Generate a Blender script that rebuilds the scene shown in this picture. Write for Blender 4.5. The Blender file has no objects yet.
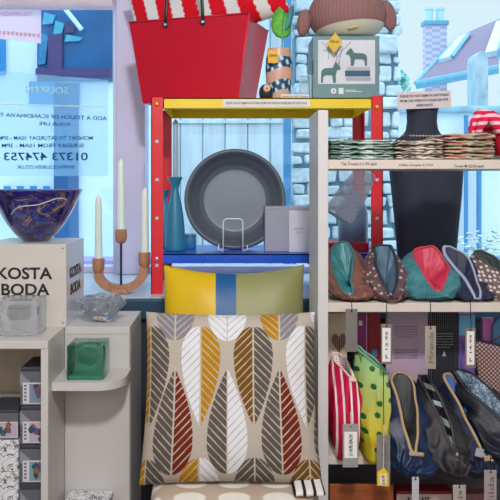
import bpy, bmesh, math, random
from mathutils import Vector, Matrix, noise
random.seed(4)
S = bpy.context.scene
COL = S.collection
F, VX, VY, CZ = 687.0, 230.0, 185.0, 1.30
PI = math.pi
def W(px, py, Y): return Vector(((px-VX)*Y/F, Y, CZ-(py-VY)*Y/F))
def XX(px, Y): return (px-VX)*Y/F
def ZZ(py, Y): return CZ-(py-VY)*Y/F
def lin(c):
    out = []
    for v in c[:3]:
        v /= 255.0
        out.append(v/12.92 if v <= .04045 else ((v+.055)/1.055)**2.4)
    return tuple(out)+(1.0,)

# ------------------------------------------------------------------ materials
MATS = {}
def base_mat(name, rough=.5, metal=0, spec=.5, **kw):
    m = bpy.data.materials.new(name); m.use_nodes = True
    b = m.node_tree.nodes['Principled BSDF']
    b.inputs['Roughness'].default_value = rough; b.inputs['Metallic'].default_value = metal
    b.inputs['Specular IOR Level'].default_value = spec
    for k, v in kw.items(): b.inputs[k.replace('_', ' ')].default_value = v
    return m, m.node_tree.nodes, m.node_tree.links, b
def coords(N, L, scale=(1, 1, 1), rot=(0, 0, 0)):
    t = N.new('ShaderNodeTexCoord'); mp = N.new('ShaderNodeMapping')
    mp.inputs['Scale'].default_value = scale; mp.inputs['Rotation'].default_value = rot
    L.new(t.outputs['Object'], mp.inputs['Vector']); return mp.outputs['Vector']
def bump(N, L, b, hgt, strength, dist=.01):
    bp = N.new('ShaderNodeBump'); bp.inputs['Strength'].default_value = strength; bp.inputs['Distance'].default_value = dist
    L.new(hgt, bp.inputs['Height']); L.new(bp.outputs['Normal'], b.inputs['Normal'])
def M(name, c, rough=.5, var=.06, scale=12, metal=0, spec=.5, bmp=0, bscale=60, stretch=(1, 1, 1), **kw):
    """plain colour with a little natural variation"""
    if name in MATS: return MATS[name]
    m, N, L, b = base_mat(name, rough, metal, spec, **kw)
    n = N.new('ShaderNodeTexNoise'); n.inputs['Scale'].default_value = scale; n.inputs['Detail'].default_value = 4
    L.new(coords(N, L, stretch), n.inputs['Vector'])
    r = N.new('ShaderNodeValToRGB'); a = lin(c)
    r.color_ramp.elements[0].position = .3; r.color_ramp.elements[1].position = .7
    r.color_ramp.elements[0].color = tuple(v*(1-var) for v in a[:3])+(1,)
    r.color_ramp.elements[1].color = tuple(min(1, v*(1+var)) for v in a[:3])+(1,)
    L.new(n.outputs['Fac'], r.inputs['Fac']); L.new(r.outputs['Color'], b.inputs['Base Color'])
    if bmp:
        n2 = N.new('ShaderNodeTexNoise'); n2.inputs['Scale'].default_value = bscale
        L.new(coords(N, L, stretch), n2.inputs['Vector']); bump(N, L, b, n2.outputs['Fac'], bmp)
    MATS[name] = m; return m
def PAT(name, c1, c2, kind='noise', scale=(30, 30, 30), th=.5, soft=.02, rough=.7, rnd=.3, dist=2, rot=(0, 0, 0), bmp=.15, c3=None, spec=.3, metal=0, tex=1.0, **kw):
    """two- or three-colour pattern: noise, stripe, dots, cells, check"""
    if name in MATS: return MATS[name]
    m, N, L, b = base_mat(name, rough, metal, spec, **kw); v = coords(N, L, scale, rot)
    if kind == 'lines':
        t = N.new('ShaderNodeTexNoise'); t.inputs['Scale'].default_value = tex; t.inputs['Detail'].default_value = 1; t.inputs['Distortion'].default_value = dist
        q = N.new('ShaderNodeMath'); q.operation = 'SUBTRACT'; q.inputs[1].default_value = .5; L.new(t.outputs['Fac'], q.inputs[0])
        q2 = N.new('ShaderNodeMath'); q2.operation = 'ABSOLUTE'; L.new(q.outputs[0], q2.inputs[0]); o = q2.outputs[0]
    elif kind == 'noise':
        t = N.new('ShaderNodeTexNoise'); t.inputs['Scale'].default_value = tex; t.inputs['Detail'].default_value = 5
        t.inputs['Distortion'].default_value = dist; o = t.outputs['Fac']
    elif kind == 'stripe':
        t = N.new('ShaderNodeTexWave'); t.inputs['Scale'].default_value = tex; t.inputs['Distortion'].default_value = dist
        t.inputs['Detail'].default_value = 2; o = t.outputs['Fac']
    elif kind in ('dots', 'cells'):
        t = N.new('ShaderNodeTexVoronoi'); t.inputs['Scale'].default_value = tex; t.inputs['Randomness'].default_value = rnd
        if kind == 'cells': t.feature = 'DISTANCE_TO_EDGE'
        if scale[1] == 0 and not any(rot): t.voronoi_dimensions = '2D'; v.node.inputs['Rotation'].default_value = (-PI/2, 0, 0)
        o = t.outputs['Distance']
    else:
        t = N.new('ShaderNodeTexChecker'); t.inputs['Scale'].default_value = tex; o = t.outputs['Fac']
    L.new(v, t.inputs['Vector'])
    r = N.new('ShaderNodeValToRGB'); e = r.color_ramp.elements
    e[0].position = max(0, th-soft); e[1].position = min(1, th+soft)
    a, bb = (lin(c2), lin(c1)) if kind in ('dots', 'cells') else (lin(c1), lin(c2))
    e[0].color = a; e[1].color = bb
    if c3: x = e.new(min(1, th+soft+.18)); x.color = lin(c3)
    L.new(o, r.inputs['Fac']); L.new(r.outputs['Color'], b.inputs['Base Color'])
    if bmp:
        n2 = N.new('ShaderNodeTexNoise'); n2.inputs['Scale'].default_value = 180; L.new(coords(N, L), n2.inputs['Vector'])
        bump(N, L, b, n2.outputs['Fac'], bmp, .004)
    MATS[name] = m; return m
def VC(name, rough=.8, bmp=.2, bscale=500, spec=.2):
    """colour woven or printed into the cloth, read from the mesh"""
    if name in MATS: return MATS[name]
    m, N, L, b = base_mat(name, rough, 0, spec)
    a = N.new('ShaderNodeAttribute'); a.attribute_name = 'print'
    L.new(a.outputs['Color'], b.inputs['Base Color'])
    n2 = N.new('ShaderNodeTexNoise'); n2.inputs['Scale'].default_value = bscale; L.new(coords(N, L), n2.inputs['Vector'])
    bump(N, L, b, n2.outputs['Fac'], bmp, .003)
    MATS[name] = m; return m
def GLASS(name, c, rough=.02, ior=1.45, trans=1.0, bmp=0, bscale=40, **kw):
    if name in MATS: return MATS[name]
    m, N, L, b = base_mat(name, rough, 0, .5, **kw)
    b.inputs['Base Color'].default_value = lin(c); b.inputs['Transmission Weight'].default_value = trans; b.inputs['IOR'].default_value = ior
    if bmp:
        n2 = N.new('ShaderNodeTexNoise'); n2.inputs['Scale'].default_value = bscale; L.new(coords(N, L), n2.inputs['Vector'])
        bump(N, L, b, n2.outputs['Fac'], bmp, .01)
    MATS[name] = m; return m
def SHEER(name, c, clear, rough=.6, gloss=False, kind=None, scale=(1, 1, 1), rnd=0, th=.3):
    """thin see-through sheet: part clear, part scattering (or mirror-like for a window pane)"""
    if name in MATS: return MATS[name]
    m = bpy.data.materials.new(name); m.use_nodes = True; N = m.node_tree.nodes; L = m.node_tree.links; N.clear()
    o = N.new('ShaderNodeOutputMaterial'); mx = N.new('ShaderNodeMixShader'); t = N.new('ShaderNodeBsdfTransparent')
    if gloss:
        d = N.new('ShaderNodeBsdfGlossy'); d.inputs['Roughness'].default_value = .02
        d.inputs['Color'].default_value = lin(c); t.inputs['Color'].default_value = lin(c); ds = d.outputs[0]
    else:
        d = N.new('ShaderNodeBsdfDiffuse'); d.inputs['Color'].default_value = lin(c)
        tl = N.new('ShaderNodeBsdfTranslucent'); tl.inputs['Color'].default_value = lin(c)
        mm = N.new('ShaderNodeMixShader'); L.new(d.outputs[0], mm.inputs[1]); L.new(tl.outputs[0], mm.inputs[2]); ds = mm.outputs[0]
    mx.inputs[0].default_value = 1-clear
    if kind:
        v = N.new('ShaderNodeTexVoronoi'); v.inputs['Scale'].default_value = 1; v.inputs['Randomness'].default_value = rnd
        L.new(coords(N, L, scale), v.inputs['Vector']); r = N.new('ShaderNodeValToRGB')
        r.color_ramp.elements[0].position = th-.05; r.color_ramp.elements[1].position = th+.05
        r.color_ramp.elements[0].color = (.55, .55, .55, 1); r.color_ramp.elements[1].color = (1-clear,)*3+(1,)
        L.new(v.outputs['Distance'], r.inputs['Fac']); L.new(r.outputs['Color'], mx.inputs[0])
    L.new(t.outputs[0], mx.inputs[1]); L.new(ds, mx.inputs[2]); L.new(mx.outputs[0], o.inputs['Surface'])
    MATS[name] = m; return m

# ------------------------------------------------------------------ geometry
def nb(): return bmesh.new()
def box(bm, lo, hi, bev=0, seg=2, mat=None):
    lo, hi = Vector(lo), Vector(hi); c = (lo+hi)/2; s = hi-lo
    r = bmesh.ops.create_cube(bm, size=1, matrix=Matrix.Translation(c) @ Matrix.Diagonal((*s, 1)))
    vs = r['verts']
    if bev:
        es = list({e for v in vs for e in v.link_edges})
        rr = bmesh.ops.bevel(bm, geom=es, offset=bev, segments=seg, affect='EDGES', profile=.5)
        vs = list({v for f in rr['faces'] for v in f.verts} | {v for v in vs if v.is_valid})
    if mat is not None: bmesh.ops.transform(bm, matrix=mat, verts=vs)
    return bm
def B(lo, hi, bev=0, seg=2, mat=None): return box(nb(), lo, hi, bev, seg, mat)
def loft(bm, rings, cap0=True, cap1=True, closed=True):
    vr = [[bm.verts.new(p) for p in r] for r in rings]; n = len(rings[0])
    for i in range(len(vr)-1):
        for j in range(n if closed else n-1):
            k = (j+1) % n
            try: bm.faces.new((vr[i][j], vr[i][k], vr[i+1][k], vr[i+1][j]))
            except ValueError: pass
    def cap(r, flip):
        c = sum((v.co for v in r), Vector())/n; cv = bm.verts.new(c)
        for j in range(n):
            k = (j+1) % n
            bm.faces.new((cv, r[k], r[j]) if flip else (cv, r[j], r[k]))
    if closed and cap0: cap(vr[0], True)
    if closed and cap1: cap(vr[-1], False)
    return vr
def lathe(bm, prof, n=40, c=(0, 0, 0), cap0=True, cap1=True, mat=None, sx=1, sy=1):
    c = Vector(c); rings = []
    for r, z in prof:
        ring = [Vector((r*sx*math.cos(2*PI*j/n), r*sy*math.sin(2*PI*j/n), z)) for j in range(n)]
        rings.append([(mat @ p if mat else p)+c for p in ring])
    loft(bm, rings, cap0, cap1); return bm
def tube(bm, pts, rad, n=10, cyc=False, flat=1.0):
    pts = [Vector(p) for p in pts]; m = len(pts); rings = []
    up = Vector((0, 0, 1)); prev = None
    for i, p in enumerate(pts):
        a = pts[(i-1) % m] if (cyc or i > 0) else p; b = pts[(i+1) % m] if (cyc or i < m-1) else p
        t = (b-a).normalized()
        if prev is None:
            ref = up if abs(t.dot(up)) < .9 else Vector((1, 0, 0)); nrm = (ref-t*ref.dot(t)).normalized()
        else: nrm = (prev-t*prev.dot(t)).normalized()
        prev = nrm; bi = t.cross(nrm); r = rad[i] if isinstance(rad, (list, tuple)) else rad
        rings.append([p+(nrm*math.cos(2*PI*j/n)+bi*flat*math.sin(2*PI*j/n))*r for j in range(n)])
    if cyc: rings.append(rings[0]); loft(bm, rings, False, False)
    else: loft(bm, rings)
    return bm
def prism(bm, poly, y0, y1, mat=None):
    """outline in x,z given depth y0..y1"""
    a = [bm.verts.new((x, y0, z)) for x, z in poly]; b = [bm.verts.new((x, y1, z)) for x, z in poly]; n = len(poly)
    bm.faces.new(a); bm.faces.new(list(reversed(b)))
    for i in range(n): bm.faces.new((a[i], b[i], b[(i+1) % n], a[(i+1) % n]))
    if mat is not None: bmesh.ops.transform(bm, matrix=mat, verts=a+b)
    return bm
def slab(bm, quad, th):
    """a thick panel from four points; thickness along -normal"""
    q = [Vector(p) for p in quad]; n = (q[1]-q[0]).cross(q[3]-q[0]).normalized()*th
    a = [bm.verts.new(p) for p in q]; b = [bm.verts.new(p-n) for p in q]
    bm.faces.new(a); bm.faces.new(list(reversed(b)))
    for i in range(4): bm.faces.new((a[i], b[i], b[(i+1) % 4], a[(i+1) % 4]))
    return bm
def blob(bm, c, r, mat=None, sub=3):
    m = Matrix.Translation(c) @ (mat if mat is not None else Matrix.Identity(4)) @ Matrix.Diagonal((*r, 1))
    bmesh.ops.create_icosphere(bm, subdivisions=sub, radius=1, matrix=m); return bm
def crumple(bm, amp, freq, seed=0, verts=None):
    o = Vector((seed*7.3, seed*3.1, seed*1.7))
    for v in (verts or bm.verts): v.co += noise.noise_vector(v.co*freq+o)*amp + noise.noise_vector(v.co*freq*2.6+o)*amp*.35
def rz(deg): return Matrix.Rotation(math.radians(deg), 4, 'Z')
def rx(deg): return Matrix.Rotation(math.radians(deg), 4, 'X')
def ry(deg): return Matrix.Rotation(math.radians(deg), 4, 'Y')
def tr(x, y, z): return Matrix.Translation((x, y, z))
def xf(bm, m): bmesh.ops.transform(bm, matrix=m, verts=bm.verts); return bm
def text_bm(s, w, h=None, mirror=False, bold=0, th=.0006):
    """lettering in the x,z plane facing -y, centred, fitted to width w (and capital height h)"""
    cu = bpy.data.curves.new('lettering', 'FONT'); cu.body = s; cu.size = 1; cu.offset = bold; cu.resolution_u = 3
    o = bpy.data.objects.new('lettering', cu); COL.objects.link(o)
    me = bpy.data.meshes.new_from_object(o.evaluated_get(bpy.context.evaluated_depsgraph_get()))
    bpy.data.objects.remove(o); bm = nb(); bm.from_mesh(me); bpy.data.meshes.remove(me)
    xs = [v.co.x for v in bm.verts]; ys = [v.co.y for v in bm.verts]
    cx = (min(xs)+max(xs))/2; cy = (min(ys)+max(ys))/2
    kx = w/(max(xs)-min(xs)); kz = h/(max(ys)-min(ys)) if h else kx
    for v in bm.verts: v.co = Vector(((v.co.x-cx)*kx*(-1 if mirror else 1), 0, (v.co.y-cy)*kz))
    r = bmesh.ops.extrude_face_region(bm, geom=bm.faces[:])
    for v in r['geom']:
        if isinstance(v, bmesh.types.BMVert): v.co.y -= th
    bmesh.ops.recalc_face_normals(bm, faces=bm.faces); return bm

# ------------------------------------------------------------------ objects
def ob(name, bm, mat, parent=None, smooth=False, auto=None):
    """bm may be one bmesh or a list of (bmesh, material) merged into one mesh with material slots"""
    me = bpy.data.meshes.new(name)
    if isinstance(bm, list):
        tot = nb()
        for i, (b, m) in enumerate(bm):
            for f in b.faces: f.material_index = i
            tmp = bpy.data.meshes.new('piece'); b.to_mesh(tmp); b.free(); tot.from_mesh(tmp); bpy.data.meshes.remove(tmp); me.materials.append(m)
        bm = tot
    else: me.materials.append(mat)
    bmesh.ops.recalc_face_normals(bm, faces=bm.faces)
    bm.to_mesh(me); bm.free()
    if smooth:
        for p in me.polygons: p.use_smooth = True
        if auto is not None:
            try: me.set_sharp_from_angle(angle=math.radians(auto))
            except Exception: pass
    o = bpy.data.objects.new(name, me); COL.objects.link(o)
    if parent: o.parent = parent
    return o
def thing(name, label, cat, loc=(0, 0, 0), rotz=0, group=None):
    o = bpy.data.objects.new(name, None); COL.objects.link(o); o.empty_display_size = .03
    o.location = loc; o.rotation_euler = (0, 0, math.radians(rotz)); o['label'] = label; o['category'] = cat
    if group: o['group'] = group
    return o
def tag(o, label, cat, group=None, kind=None, rebase=True):
    if label: o['label'] = label
    if cat: o['category'] = cat
    if group: o['group'] = group
    if kind: o['kind'] = kind
    if rebase and o.type == 'MESH' and not kind and o.location.length == 0:
        vs = o.data.vertices; n = len(vs)
        c = Vector((sum(v.co.x for v in vs)/n, sum(v.co.y for v in vs)/n, min(v.co.z for v in vs)))
        o.data.transform(Matrix.Translation(-c)); o.location = c
    return o
def struct(name, bm, mat, parent=None, smooth=False):
    o = ob(name, bm, mat, parent, smooth)
    if not parent: o['kind'] = 'structure'
    return o
def dup(root, loc, label=None):
    r = root.copy(); COL.objects.link(r); r.location = loc
    if label: r['label'] = label
    for ch in list(root.children):
        c = ch.copy(); COL.objects.link(c); c.parent = r
        for g in ch.children:
            d = g.copy(); COL.objects.link(d); d.parent = c
    return r
def L3(root, p): return root.matrix_basis.inverted() @ Vector(p)

# ------------------------------------------------------------------ common colours
white_lam = M('white_laminate', (203, 199, 196), .42, .03, 3, stretch=(1, 1, .1))
white_side = M('white_painted_board', (205, 203, 204), .45, .03, 5)
red_metal = M('red_painted_steel', (222, 16, 34), .32, .03, 6)
yellow_metal = M('yellow_painted_steel', (240, 205, 4), .32, .03, 6)
blue_metal = M('blue_painted_steel', (22, 84, 205), .3, .03, 6)
bolt_metal = M('bolt_steel', (200, 205, 215), .3, .03, 6, metal=.6)
black_ink = M('black_ink', (28, 28, 32), .6, .02)
grey_ink = M('grey_ink', (80, 80, 86), .6, .02)
paper = M('white_paper', (232, 228, 228), .7, .02)
oak = M('oiled_wood', (176, 124, 94), .45, .18, 14, stretch=(6, 6, .8))
wax = M('ivory_wax', (228, 238, 230), .35, .02)

# ================================================================== SETTING
def shell():
    struct('floor', B((-2.4, -1.8, -.06), (2.4, 2.96, 0)), M('floor_boards', (120, 96, 74), .5, .2, 6, stretch=(1, 8, 1)))
    struct('ceiling', B((-2.4, -1.8, 2.72), (2.4, 2.96, 2.78)), M('ceiling_paint', (236, 234, 228), .8, .02))
    wm = M('wall_paint', (214, 208, 200), .8, .03)
    struct('wall_left', B((-2.46, -1.8, 0), (-2.4, 2.96, 2.72)), wm)
    struct('wall_right', B((2.4, -1.8, 0), (2.46, 2.96, 2.72)), wm)
    struct('wall_back', B((-2.4, -1.86, 0), (2.4, -1.8, 2.72)), wm)
    struct('wall_front', B((-2.4, 2.30, 0), (2.4, 3.02, .895)), M('dark_slate_paint', (44, 52, 66), .6, .1))
    struct('trim_1', [(B((-2.4, 2.275, .855), (2.4, 2.92, .92), .004), M('dark_teal_paint', (26, 66, 92), .5, .1)),
                      (B((-2.4, 2.30, .92), (2.4, 2.92, .925)), M('sill_paint', (190, 205, 222), .35, .04))], None)
    fr = M('window_frame_paint', (206, 205, 234), .5, .04, 4)
    # window: four uprights of the frame, head, and the panes between them
    bm = nb()
    box(bm, (XX(117, 2.9), 2.87, .925), (XX(146, 2.9), 3.0, 2.72), .006)
    box(bm, (XX(113, 2.9), 2.90, .925), (XX(117, 2.9), 2.98, 2.72), .003)
    box(bm, (-2.4, 2.87, .925), (-2.2, 3.0, 2.72)); box(bm, (2.2, 2.87, .925), (2.4, 3.0, 2.72))
    box(bm, (-2.2, 2.90, 2.42), (2.2, 3.0, 2.72)); box(bm, (-2.2, 2.92, .925), (2.2, 2.99, .955), .004)
    w = struct('window_1', bm, fr)
    pane = SHEER('window_pane', (242, 250, 254), .975, gloss=True)
    ob('window_pane', B((-2.2, 2.955, .955), (XX(113, 2.9), 2.960, 2.42)), pane, w)
    ob('window_pane', B((XX(146, 2.9), 2.955, .955), (2.2, 2.960, 2.42)), pane, w)
shell()

def outside():
    struct('ground_street', B((-14, 3.05, -.1), (14, 45, 0)), M('pavement', (196, 204, 216), .8, .12, 2))
    # pale blue boarded doors with grooves
    bm = nb(); x = XX(158, 5); k = 0
    while x < XX(283, 5):
        box(bm, (x, 5.0+.004*(k % 3), 0), (x+.158, 5.05, 3.2), .006, 1); x += .164; k += 1
    struct('door_1', [(bm, M('pale_blue_boards', (208, 226, 234), .6, .16, 5, stretch=(3, 3, .3))),
                      (B((XX(158, 5), 5.02, 0), (XX(283, 5), 5.07, 3.2)), M('board_gap', (130, 170, 195), .8)),
                      (B((XX(158, 5), 4.985, 1.75), (XX(283, 5), 5.0, 1.77)), M('pale_blue_boards', (190, 222, 236)))], None)
    o = ob('drain_pipe', tube(nb(), [(XX(287, 4.95), 4.93, 0), (XX(287, 4.95), 4.93, 4)], .028, 12), M('blue_pipe_paint', (66, 140, 190), .4), smooth=True, auto=40)
    for i in range(4): pass
    tag(o, 'blue upright drainpipe between the boarded doors and the rough stone wall', 'pipe')
    # rough stone wall
    random.seed(11)
    bm = nb(); z = 0; x0, x1 = XX(293, 5), XX(402, 5)
    while z < 4.2:
        h = random.uniform(.065, .14); x = x0+random.uniform(-.04, .02)
        while x < x1-.03:
            w = min(random.uniform(.09, .27), x1+random.uniform(-.02, .03)-x)
            d = random.uniform(-.035, .03); g = random.uniform(.006, .014)
            hh = h+random.uniform(-.025, .012)
            b = B((x+g, 4.98+d, z+g), (x+w-g, 5.2, z+hh-g*.5), .014, 2); crumple(b, .014, 14, random.random()*9)
            t = bpy.data.meshes.new('stone'); b.to_mesh(t); b.free(); bm.from_mesh(t); bpy.data.meshes.remove(t)
            x += w
        z += h
    struct('wall_stone', [(bm, PAT('pale_stone', (176, 200, 208), (236, 243, 245), 'noise', (9, 9, 9), .5, .25, .9, bmp=.6)),
                          (B((x0+.02, 5.03, 0), (x1-.02, 5.3, 4.2)), M('mortar', (104, 140, 160), .9, .2))], None)
    # shopfront across the street, left
    Y = 9
    fac = M('pale_render', (205, 228, 242), .8, .06, 1)
    dk = M('shop_glass_blue', (16, 92, 150), .12, .3, 1.2); vio = M('violet_paint', (66, 54, 112), .5, .1)
    tl = M('teal_fabric', (70, 165, 195), .7, .1)
    r = thing('shopfront', 'pale shopfront across the street with dark blue window and doorway, behind the frosted sheet', 'building', (XX(60, Y), Y, 0))
    def lo(a): return xf(a, tr(-XX(60, Y), -Y, 0))
    ob('facade', lo(B((-7.5, 9, 0), (-.6, 9.4, 6))), fac, r)
    f = ob('shop_window', lo(B((XX(38, Y), 8.96, ZZ(82, Y)), (XX(113, Y), 9.0, ZZ(9, Y)))), dk, r)
    bm = nb(); box(bm, (XX(50, Y), 8.9, ZZ(70, Y)), (XX(64, Y), 8.96, ZZ(36, Y))); box(bm, (XX(38, Y), 8.88, ZZ(77, Y)), (XX(113, Y), 8.95, ZZ(70, Y)))
    box(bm, (XX(66, Y), 8.92, ZZ(34, Y)), (XX(76, Y), 8.95, ZZ(26, Y)))
    ob('window_bars', lo(bm), vio, f)
    for a0, a1, b0, b1, mm in ((44, 57, 14, 26, tl), (55, 66, 22, 36, tl), (66, 84, 36, 43, tl), (40, 50, 34, 66, fac)):
        ob('display_goods', lo(prism(nb(), [(XX(a0, Y), ZZ(b1, Y)), (XX(a1-3, Y), ZZ(b1-1, Y)), (XX(a1, Y), ZZ(b0+3, Y)), (XX(a0+2, Y), ZZ(b0, Y))], 8.91, 8.955)), M('mid_teal_goods', (34, 120, 170), .5, .3) if mm is fac else mm, f)
    ob('awning_pole', lo(tube(nb(), [(XX(68, Y), 8.86, ZZ(12, Y)), (XX(84, Y), 8.86, ZZ(32, Y))], .03, 8)), fac, f)
    ob('fascia', lo(B((XX(30, Y), 8.955, ZZ(104, Y)), (XX(80, Y), 8.99, ZZ(82, Y)))), M('fascia_blue', (60, 140, 196), .4, .1), r)
    d = ob('doorway', lo(B((XX(55, Y), 8.94, 0), (XX(79, Y), 9.0, ZZ(84, Y)))), dk, r)
    ob('side_window', lo(B((XX(-12, Y), 8.96, ZZ(75, Y)), (XX(6, Y), 9.0, ZZ(35, Y)))), M('mid_blue_glass', (40, 130, 190), .2), r)
    bm = nb()
    for a in range(4): box(bm, (XX(6+a*13, Y), 8.9, ZZ(214, Y)), (XX(12+a*13, Y), 8.95, ZZ(186, Y)))
    ob('panel', lo(bm), M('mid_blue_glass', (40, 130, 190)), r)
    o = ob('street_bench', xf(box(box(box(nb(), (0, 0, .42), (1.0, .4, .48), .01), (.08, .05, 0), (.14, .35, .42)), (.86, .05, 0), (.92, .35, .42)), tr(XX(66, 7.5), 7.5, 0)), M('lilac_grey_wood', (150, 140, 190), .7, .1))
    tag(o, 'lilac grey bench on the street beyond the short left candle', 'bench')
    # houses and wall to the right
    roof = PAT('slate_roof', (132, 118, 142), (186, 168, 184), 'stripe', (0, 3.2, 0), .5, .3, .8, dist=.6, bmp=.2)
    trimb = M('teal_edge', (96, 160, 186), .5, .1); hw = M('white_harl', (222, 234, 242), .85, .06, 2)
    r = thing('roofed_house', 'pale house with lilac slate roof and brick chimney beyond the garden wall', 'house', (5, 16, 0))
    def lo2(a): return xf(a, tr(-5, -16, 0))
    a, b_, c, d = W(416, 83, 14.5), W(461, 35, 18), W(525, 8, 17.4), W(525, 62, 13.6)
    ob('roof', lo2(slab(nb(), (a, d, c, b_), .12)), roof, r)
    bm = nb(); tube(bm, [a+Vector((0, 0, -.04)), d+Vector((0, 0, -.04))], .09, 8); tube(bm, [a, b_], .05, 8)
    ob('roof_edge', lo2(bm), trimb, r)
    n = (d-a).cross(b_-a).normalized()
    def rp(u, v, h=.1): return a.lerp(d, u).lerp(b_.lerp(c, u), v)+n*h
    for (u0, u1, v0, v1) in ((.1, .24, .28, .78), (.62, .76, .18, .80)):
        s = ob('roof_light', lo2(slab(nb(), (rp(u0, v0, .14), rp(u1, v0, .14), rp(u1, v1, .14), rp(u0, v1, .14)), .13)), M('roof_light_frame', (190, 222, 238), .4), r)
        ob('roof_light_edge', lo2(tube(nb(), [rp(u1, v0, .10), rp(u1, v1, .10)], .06, 6)), trimb, s)
    ob('wall', lo2(B((4.1, 15.2, 0), (7, 17, 2.9))), hw, r)
    cx0, cx1 = XX(425, 17), XX(447, 17)
    ch = ob('chimney', lo2(B((cx0, 17, 1.5), (cx1, 17.22, ZZ(22, 17)))), PAT('lilac_brick', (168, 172, 200), (204, 196, 214), 'check', (5, 5, 13), .5, .02, .9, bmp=.3), r)
    bm = nb(); box(bm, (cx0-.04, 16.95, ZZ(25, 17)), (cx1+.04, 17.27, ZZ(20.5, 17)), .02); ob('chimney_cap', lo2(bm), trimb, ch)
    for px in (430.5, 441.5):
        ob('chimney_pot', lo2(lathe(nb(), [(.10, ZZ(21, 17)), (.09, ZZ(10, 17)), (.115, ZZ(9, 17)), (.115, ZZ(7, 17)), (.08, ZZ(7, 17))], 16, (XX(px, 17), 17.12, 0))), M('clay_pot', (176, 214, 226), .7), ch, True, 40)
    Y = 7
    struct('wall_garden', [(B((XX(398, Y), Y, 0), (4.5, Y+.25, ZZ(112, Y))), hw),
                           (B((XX(397, Y)-.02, Y-.05, ZZ(113, Y)), (4.5, Y+.3, ZZ(106, Y)), .02), M('blue_coping', (150, 190, 206), .7, .2, 6))], None)
    bm = nb(); prism(bm, [(XX(476, Y), ZZ(106, Y)), (XX(487, Y), ZZ(106, Y)), (XX(487, Y), ZZ(58, Y)), (XX(485, Y), ZZ(53, Y)), (XX(481, Y), ZZ(51, Y)), (XX(477, Y), ZZ(54, Y)), (XX(475.5, Y), ZZ(60, Y))], Y-.03, Y+.25)
    o = ob('gate_pier', bm, PAT('weathered_pier', (130, 168, 186), (200, 216, 224), 'noise', (5, 5, 3), .5, .3, .9)); tag(o, 'round-topped weathered blue-grey pier on the garden wall', 'pier')
    o = ob('wall_gable', [(prism(nb(), [(XX(487.5, 7.6), 2.13), (4.6, 2.13), (4.6, 3.2), (XX(512, 7.6), 2.9), (XX(487.5, 7.6), ZZ(62, 7.6))], 7.0, 7.28), hw),
                          (prism(nb(), [(XX(486, 7.6), ZZ(63, 7.6)), (XX(512, 7.6), 2.88), (XX(512, 7.6), 2.96), (XX(486, 7.6), ZZ(57, 7.6))], 6.95, 7.3), trimb)], None)
    tag(o, 'white gable wall behind the round-topped pier', 'wall', kind='structure')
    for px, pw in ((466, 2.2), (479, 2.6)):
        o = ob('drain_pipe', tube(nb(), [(XX(px, 6.9), 6.9, 0), (XX(px, 6.9), 6.9, 2.0)], pw*6.9/F, 10), M('blue_pipe_paint', (66, 140, 190)), smooth=True, auto=40)
        tag(o, 'slim blue pipe on the garden wall right behind the bust' if px < 470 else 'thicker blue pipe on the garden wall, second from the bust', 'pipe')
    # low pale planting beneath the pipes
    random.seed(5); bm = nb()
    for i in range(420):
        p = Vector((random.uniform(XX(452, 5.2), XX(545, 5.2)), random.uniform(5.0, 5.7), 0)); p.z = random.uniform(.70, .92)
        a = random.uniform(0, 6.3); q = Vector((math.cos(a), math.sin(a), random.uniform(-.3, .6)))*random.uniform(.03, .06); s = q.cross(Vector((0, 0, 1))).normalized()*.018
        vs = [bm.verts.new(p), bm.verts.new(p+q*.5+s), bm.verts.new(p+q), bm.verts.new(p+q*.5-s)]; bm.faces.new(vs)
    r = thing('planter', 'low outdoor planter of pale flowering plants seen between bust and frame edge', 'planter', (XX(498, 5.3), 5.3, 0))
    ob('trough', xf(B((XX(452, 5.3), 5.0, 0), (XX(545, 5.3), 5.7, .72), .02), tr(-XX(498, 5.3), -5.3, 0)), M('trough_stone', (120, 175, 205), .8, .1), r)
    f = ob('flowering_plants', xf(bm, tr(-XX(498, 5.3), -5.3, 0)), PAT('pale_blooms', (80, 140, 150), (232, 232, 200), 'noise', (18, 18, 18), .5, .1, .8, bmp=0), r); f['kind'] = 'stuff'
    # bush just past the stone wall
    r = thing('garden_tree', 'small blue-green tree peeping past the edge of the stone wall', 'tree', (XX(392, 11), 11, 0))
    ob('trunk', tube(nb(), [(0, 0, 0), (.05, 0, 1.4), (0, 0, 2.6)], [.09, .07, .04], 10), M('bark', (110, 110, 110), .9), r, True)
    bm = nb()
    for i in range(500):
        v = Vector((random.gauss(0, 1), random.gauss(0, 1), random.gauss(0, 1))).normalized()*random.uniform(.5, 1)
        p = Vector((v.x*.34, v.y*.34, 2.65+v.z*.6)); a = Vector((random.uniform(-1, 1), random.uniform(-1, 1), random.uniform(-1, 1)))*.09; b = a.cross(v).normalized()*.05
        bm.faces.new([bm.verts.new(q) for q in (p, p+a*.5+b, p+a, p+a*.5-b)])
    ob('foliage', bm, M('blue_green_leaf', (110, 185, 175), .7, .2), r)
outside()

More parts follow.
